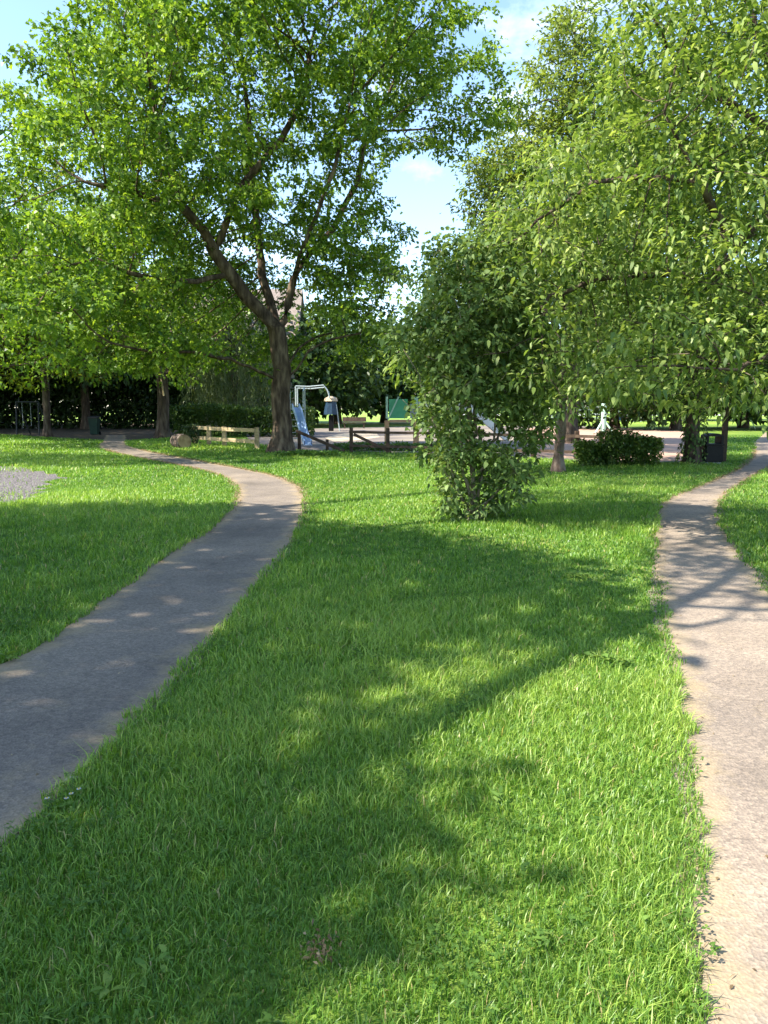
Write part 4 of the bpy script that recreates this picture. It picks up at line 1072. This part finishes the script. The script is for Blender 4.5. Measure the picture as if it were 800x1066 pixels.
for k in (1, 3):
    MB().tube([pa[k] - [0, 0, .03], (pa[k][0], pa[k][1], 0)], .035).build('chute_leg', M['dull_metal'], t)

# ---- pale field post (tripod foot) and railing far off
fb = at(628, 450.5)
t = empty('field_post', (fb[0], fb[1], 0), 'pale green post on splayed feet at the edge of the far field', 'post')
Y = fb[1]
MB().tube([(fb[0], Y, 0), (fb[0], Y, atd(628, 420, Y)[2])], .16, 10).build('pole', M['pale_green'], t)
for d in (-.55, .6): MB().tube([(fb[0], Y, .9), (fb[0] + d, Y - .2, 0)], .06, 6).build('foot', M['pale_green'], t)
a, b = atd(575, 422, 92), atd(668, 422, 92)
t = empty('field_railing', ((a[0] + b[0]) / 2, 92, 0), 'pale grey railing along the far side of the field', 'railing')
n = 12
for k in range(n + 1):
    x = a[0] + (b[0] - a[0]) * k / n; MB().box((x, 92, .9), (.1, .1, 1.8)).build('post', M['dull_metal'], t)
for z in (.5, .95, 1.4, 1.75): MB().box(((a[0] + b[0]) / 2, 91.93, z), (b[0] - a[0], .05, .1)).build('rail', M['dull_metal'], t)

# ---- litter bin
BB = at(740, 483); by = BB[1]; bx = BB[0]
t = empty('litter_bin', (bx, by, 0), 'black hooded litter bin with open front beside the ivy trunk', 'litter bin')
MB().box((bx, by, .03), (.44, .4, .06)).build('plinth', M['pale_stone'], t)
MB().box((bx, by, .06 + .24), (.52, .48, .48)).build('body', M['black_plastic'], t, bevel=.03)
MB().box((bx, by, .565), (.56, .52, .05)).build('rim', M['black_plastic'], t, bevel=.015)
hd = MB()
for s in (-1, 1): hd.box((bx + s * .21, by, .70), (.06, .46, .22))
n = 8; arc = [(bx + .24 * math.cos(PI * k / n), .80 + .09 * math.sin(PI * k / n)) for k in range(n + 1)]
vs = [(x, by - .24, z) for x, z in arc] + [(x, by + .24, z) for x, z in arc]
hd.add(vs, [tuple(range(n + 1)), tuple(range(n + 1, 2*n + 2))[::-1]] + [(k, k + 1, n + 2 + k, n + 1 + k) for k in range(n)] + [(0, n + 1, 2*n + 1, n)])
hd.build('hood', M['black_plastic'], t)
pb = at(753, 481)
tag(MB().box((pb[0], pb[1], 1.0), (.14, .14, 2.0)).build('timber_post', M['wood_dark'], None, bevel=.01), 'upright dark timber post just right of the litter bin', 'post')

# ---- cut log
lb = at(186, 467); lr = .29
t = empty('cut_log', (lb[0], lb[1], 0), 'short cut log lying on the grass by the end of the pale fence', 'log')
ax = np.array([.55, -.83, .0]); ax /= np.linalg.norm(ax)
c0 = np.array([lb[0] + .05, lb[1] + .2, lr]); pts = [c0 - ax * .5, c0 - ax * .2, c0 + ax * .2, c0 + ax * .45]
MB().tube(pts, [lr * .95, lr, lr * 1.02, lr], 16).build('bark', M['bark_cherry'], t, smooth=False)
MB().tube([pts[-1] - ax * .01, pts[-1] + ax * .012], lr * .9, 16).build('cut_face', M['cut_wood'], t)

# ---- swing frame and green figure-shaped post lost in the left shade
sb = 47.
x0, x1 = atd(17, 420, sb)[0], atd(40, 420, sb)[0]; zt = atd(17, 418.5, sb)[2]
t = empty('swing_frame', ((x0 + x1) / 2, sb, 0), 'metal swing frame coloured near-black for the deep shade at the far left', 'swing')
MB().tube([(x0, sb, zt), (x1, sb, zt)], .05).build('top_bar', M['shaded_metal'], t)
for x, s in ((x0, 1), (x1, 1)):
    for dy in (-.9, .9):
        MB().tube([(x, sb, zt), (x + .35 * s, sb + dy, 0)], .04).build('leg', M['shaded_metal'], t)
for d in (.35, .85):
    MB().tube([(x0 + d, sb, zt - .04), (x0 + d, sb, .55)], .012, 5).build('chain', M['dull_metal'], t)
MB().box((x0 + .6, sb, .53), (.56, .2, .04)).build('seat', M['black_plastic'], t)
gx = atd(99, 450, 47)[0]
t = empty('wheelie_bin', (gx, 47, 0), 'dark green wheeled bin with grey lid deep in the left shade', 'bin')
MB().add([(gx-.2, 46.8, .03), (gx+.2, 46.8, .03), (gx+.2, 47.2, .03), (gx-.2, 47.2, .03), (gx-.26, 46.7, 1.0), (gx+.28, 46.7, 1.0), (gx+.28, 47.3, 1.0), (gx-.28, 47.3, 1.0)], [(0,3,2,1),(4,5,6,7),(0,1,5,4),(1,2,6,5),(2,3,7,6),(3,0,4,7)]).build('body', M['dark_green'], t)
MB().box((gx, 47, 1.06), (.6, .66, .08), rx=.1).build('lid', M['shaded_metal'], t)
for s in (-1, 1): MB().tube([(gx + s*.2, 47.25, .1), (gx + s*.26, 47.25, .1)], .1, 12).build('wheel', M['black_plastic'], t)

# ================================================================== LIGHT, SKY, CAMERA
w = bpy.data.worlds.new('World'); scn.world = w; w.use_nodes = True
N, L = w.node_tree.nodes, w.node_tree.links; N.clear()
out = N.new('ShaderNodeOutputWorld'); bg = N.new('ShaderNodeBackground'); bg.inputs['Strength'].default_value = .15
sky = N.new('ShaderNodeTexSky'); sky.sky_type = 'NISHITA'; sky.sun_disc = False
sky.sun_elevation = SUN_EL; sky.sun_rotation = math.atan2(-SD[0], -SD[1])
sky.air_density = 1.0; sky.dust_density = .4; sky.ozone_density = 2.0
tc = N.new('ShaderNodeTexCoord'); mp = N.new('ShaderNodeMapping'); mp.inputs['Scale'].default_value = (2.2, 1, 3.6); mp.inputs['Location'].default_value = (.35, .2, .1)
L.new(tc.outputs['Generated'], mp.inputs[0])
nz = N.new('ShaderNodeTexNoise'); nz.inputs['Scale'].default_value = 2.1; nz.inputs['Detail'].default_value = 9; nz.inputs['Roughness'].default_value = .6
L.new(mp.outputs[0], nz.inputs['Vector'])
r = ramp(N, [(.57, (0, 0, 0)), (.88, (.75, .75, .75))]); L.new(nz.outputs[0], r.inputs[0])
mx = N.new('ShaderNodeMix'); mx.data_type = 'RGBA'; mx.inputs[7].default_value = (7, 7.2, 7.6, 1)
L.new(r.outputs[0], mx.inputs[0]); L.new(sky.outputs[0], mx.inputs[6]); L.new(mx.outputs[2], bg.inputs[0]); L.new(bg.outputs[0], out.inputs[0])

sl = bpy.data.lights.new('sun', 'SUN'); sl.energy = 5.0; sl.angle = math.radians(.53); sl.color = (1, .94, .84)
so = bpy.data.objects.new('sun', sl); COL.objects.link(so)
d = Vector((SD[0] * math.cos(SUN_EL), SD[1] * math.cos(SUN_EL), -math.sin(SUN_EL)))
so.rotation_euler = d.to_track_quat('-Z', 'Y').to_euler(); so.location = (-20, -15, 30)

cam = bpy.data.cameras.new('camera'); co = bpy.data.objects.new('camera', cam); COL.objects.link(co)
cam.sensor_fit = 'VERTICAL'; cam.sensor_height = 36; cam.sensor_width = 27; cam.lens = F / 1066 * 36
co.location = (0, 0, CAMZ); co.rotation_euler = (PI / 2 - PITCH, 0, 0)
cam.clip_start = .05; cam.clip_end = 4000
scn.camera = co
scn.view_settings.view_transform = 'Standard'; scn.view_settings.look = 'None'; scn.view_settings.exposure = 1.52; scn.view_settings.gamma = 1
cy = scn.cycles
cy.max_bounces = 6; cy.diffuse_bounces = 3; cy.glossy_bounces = 2; cy.transmission_bounces = 4; cy.transparent_max_bounces = 4
cy.caustics_reflective = False; cy.caustics_refractive = False; cy.sample_clamp_indirect = 4
print('STAT', STAT)
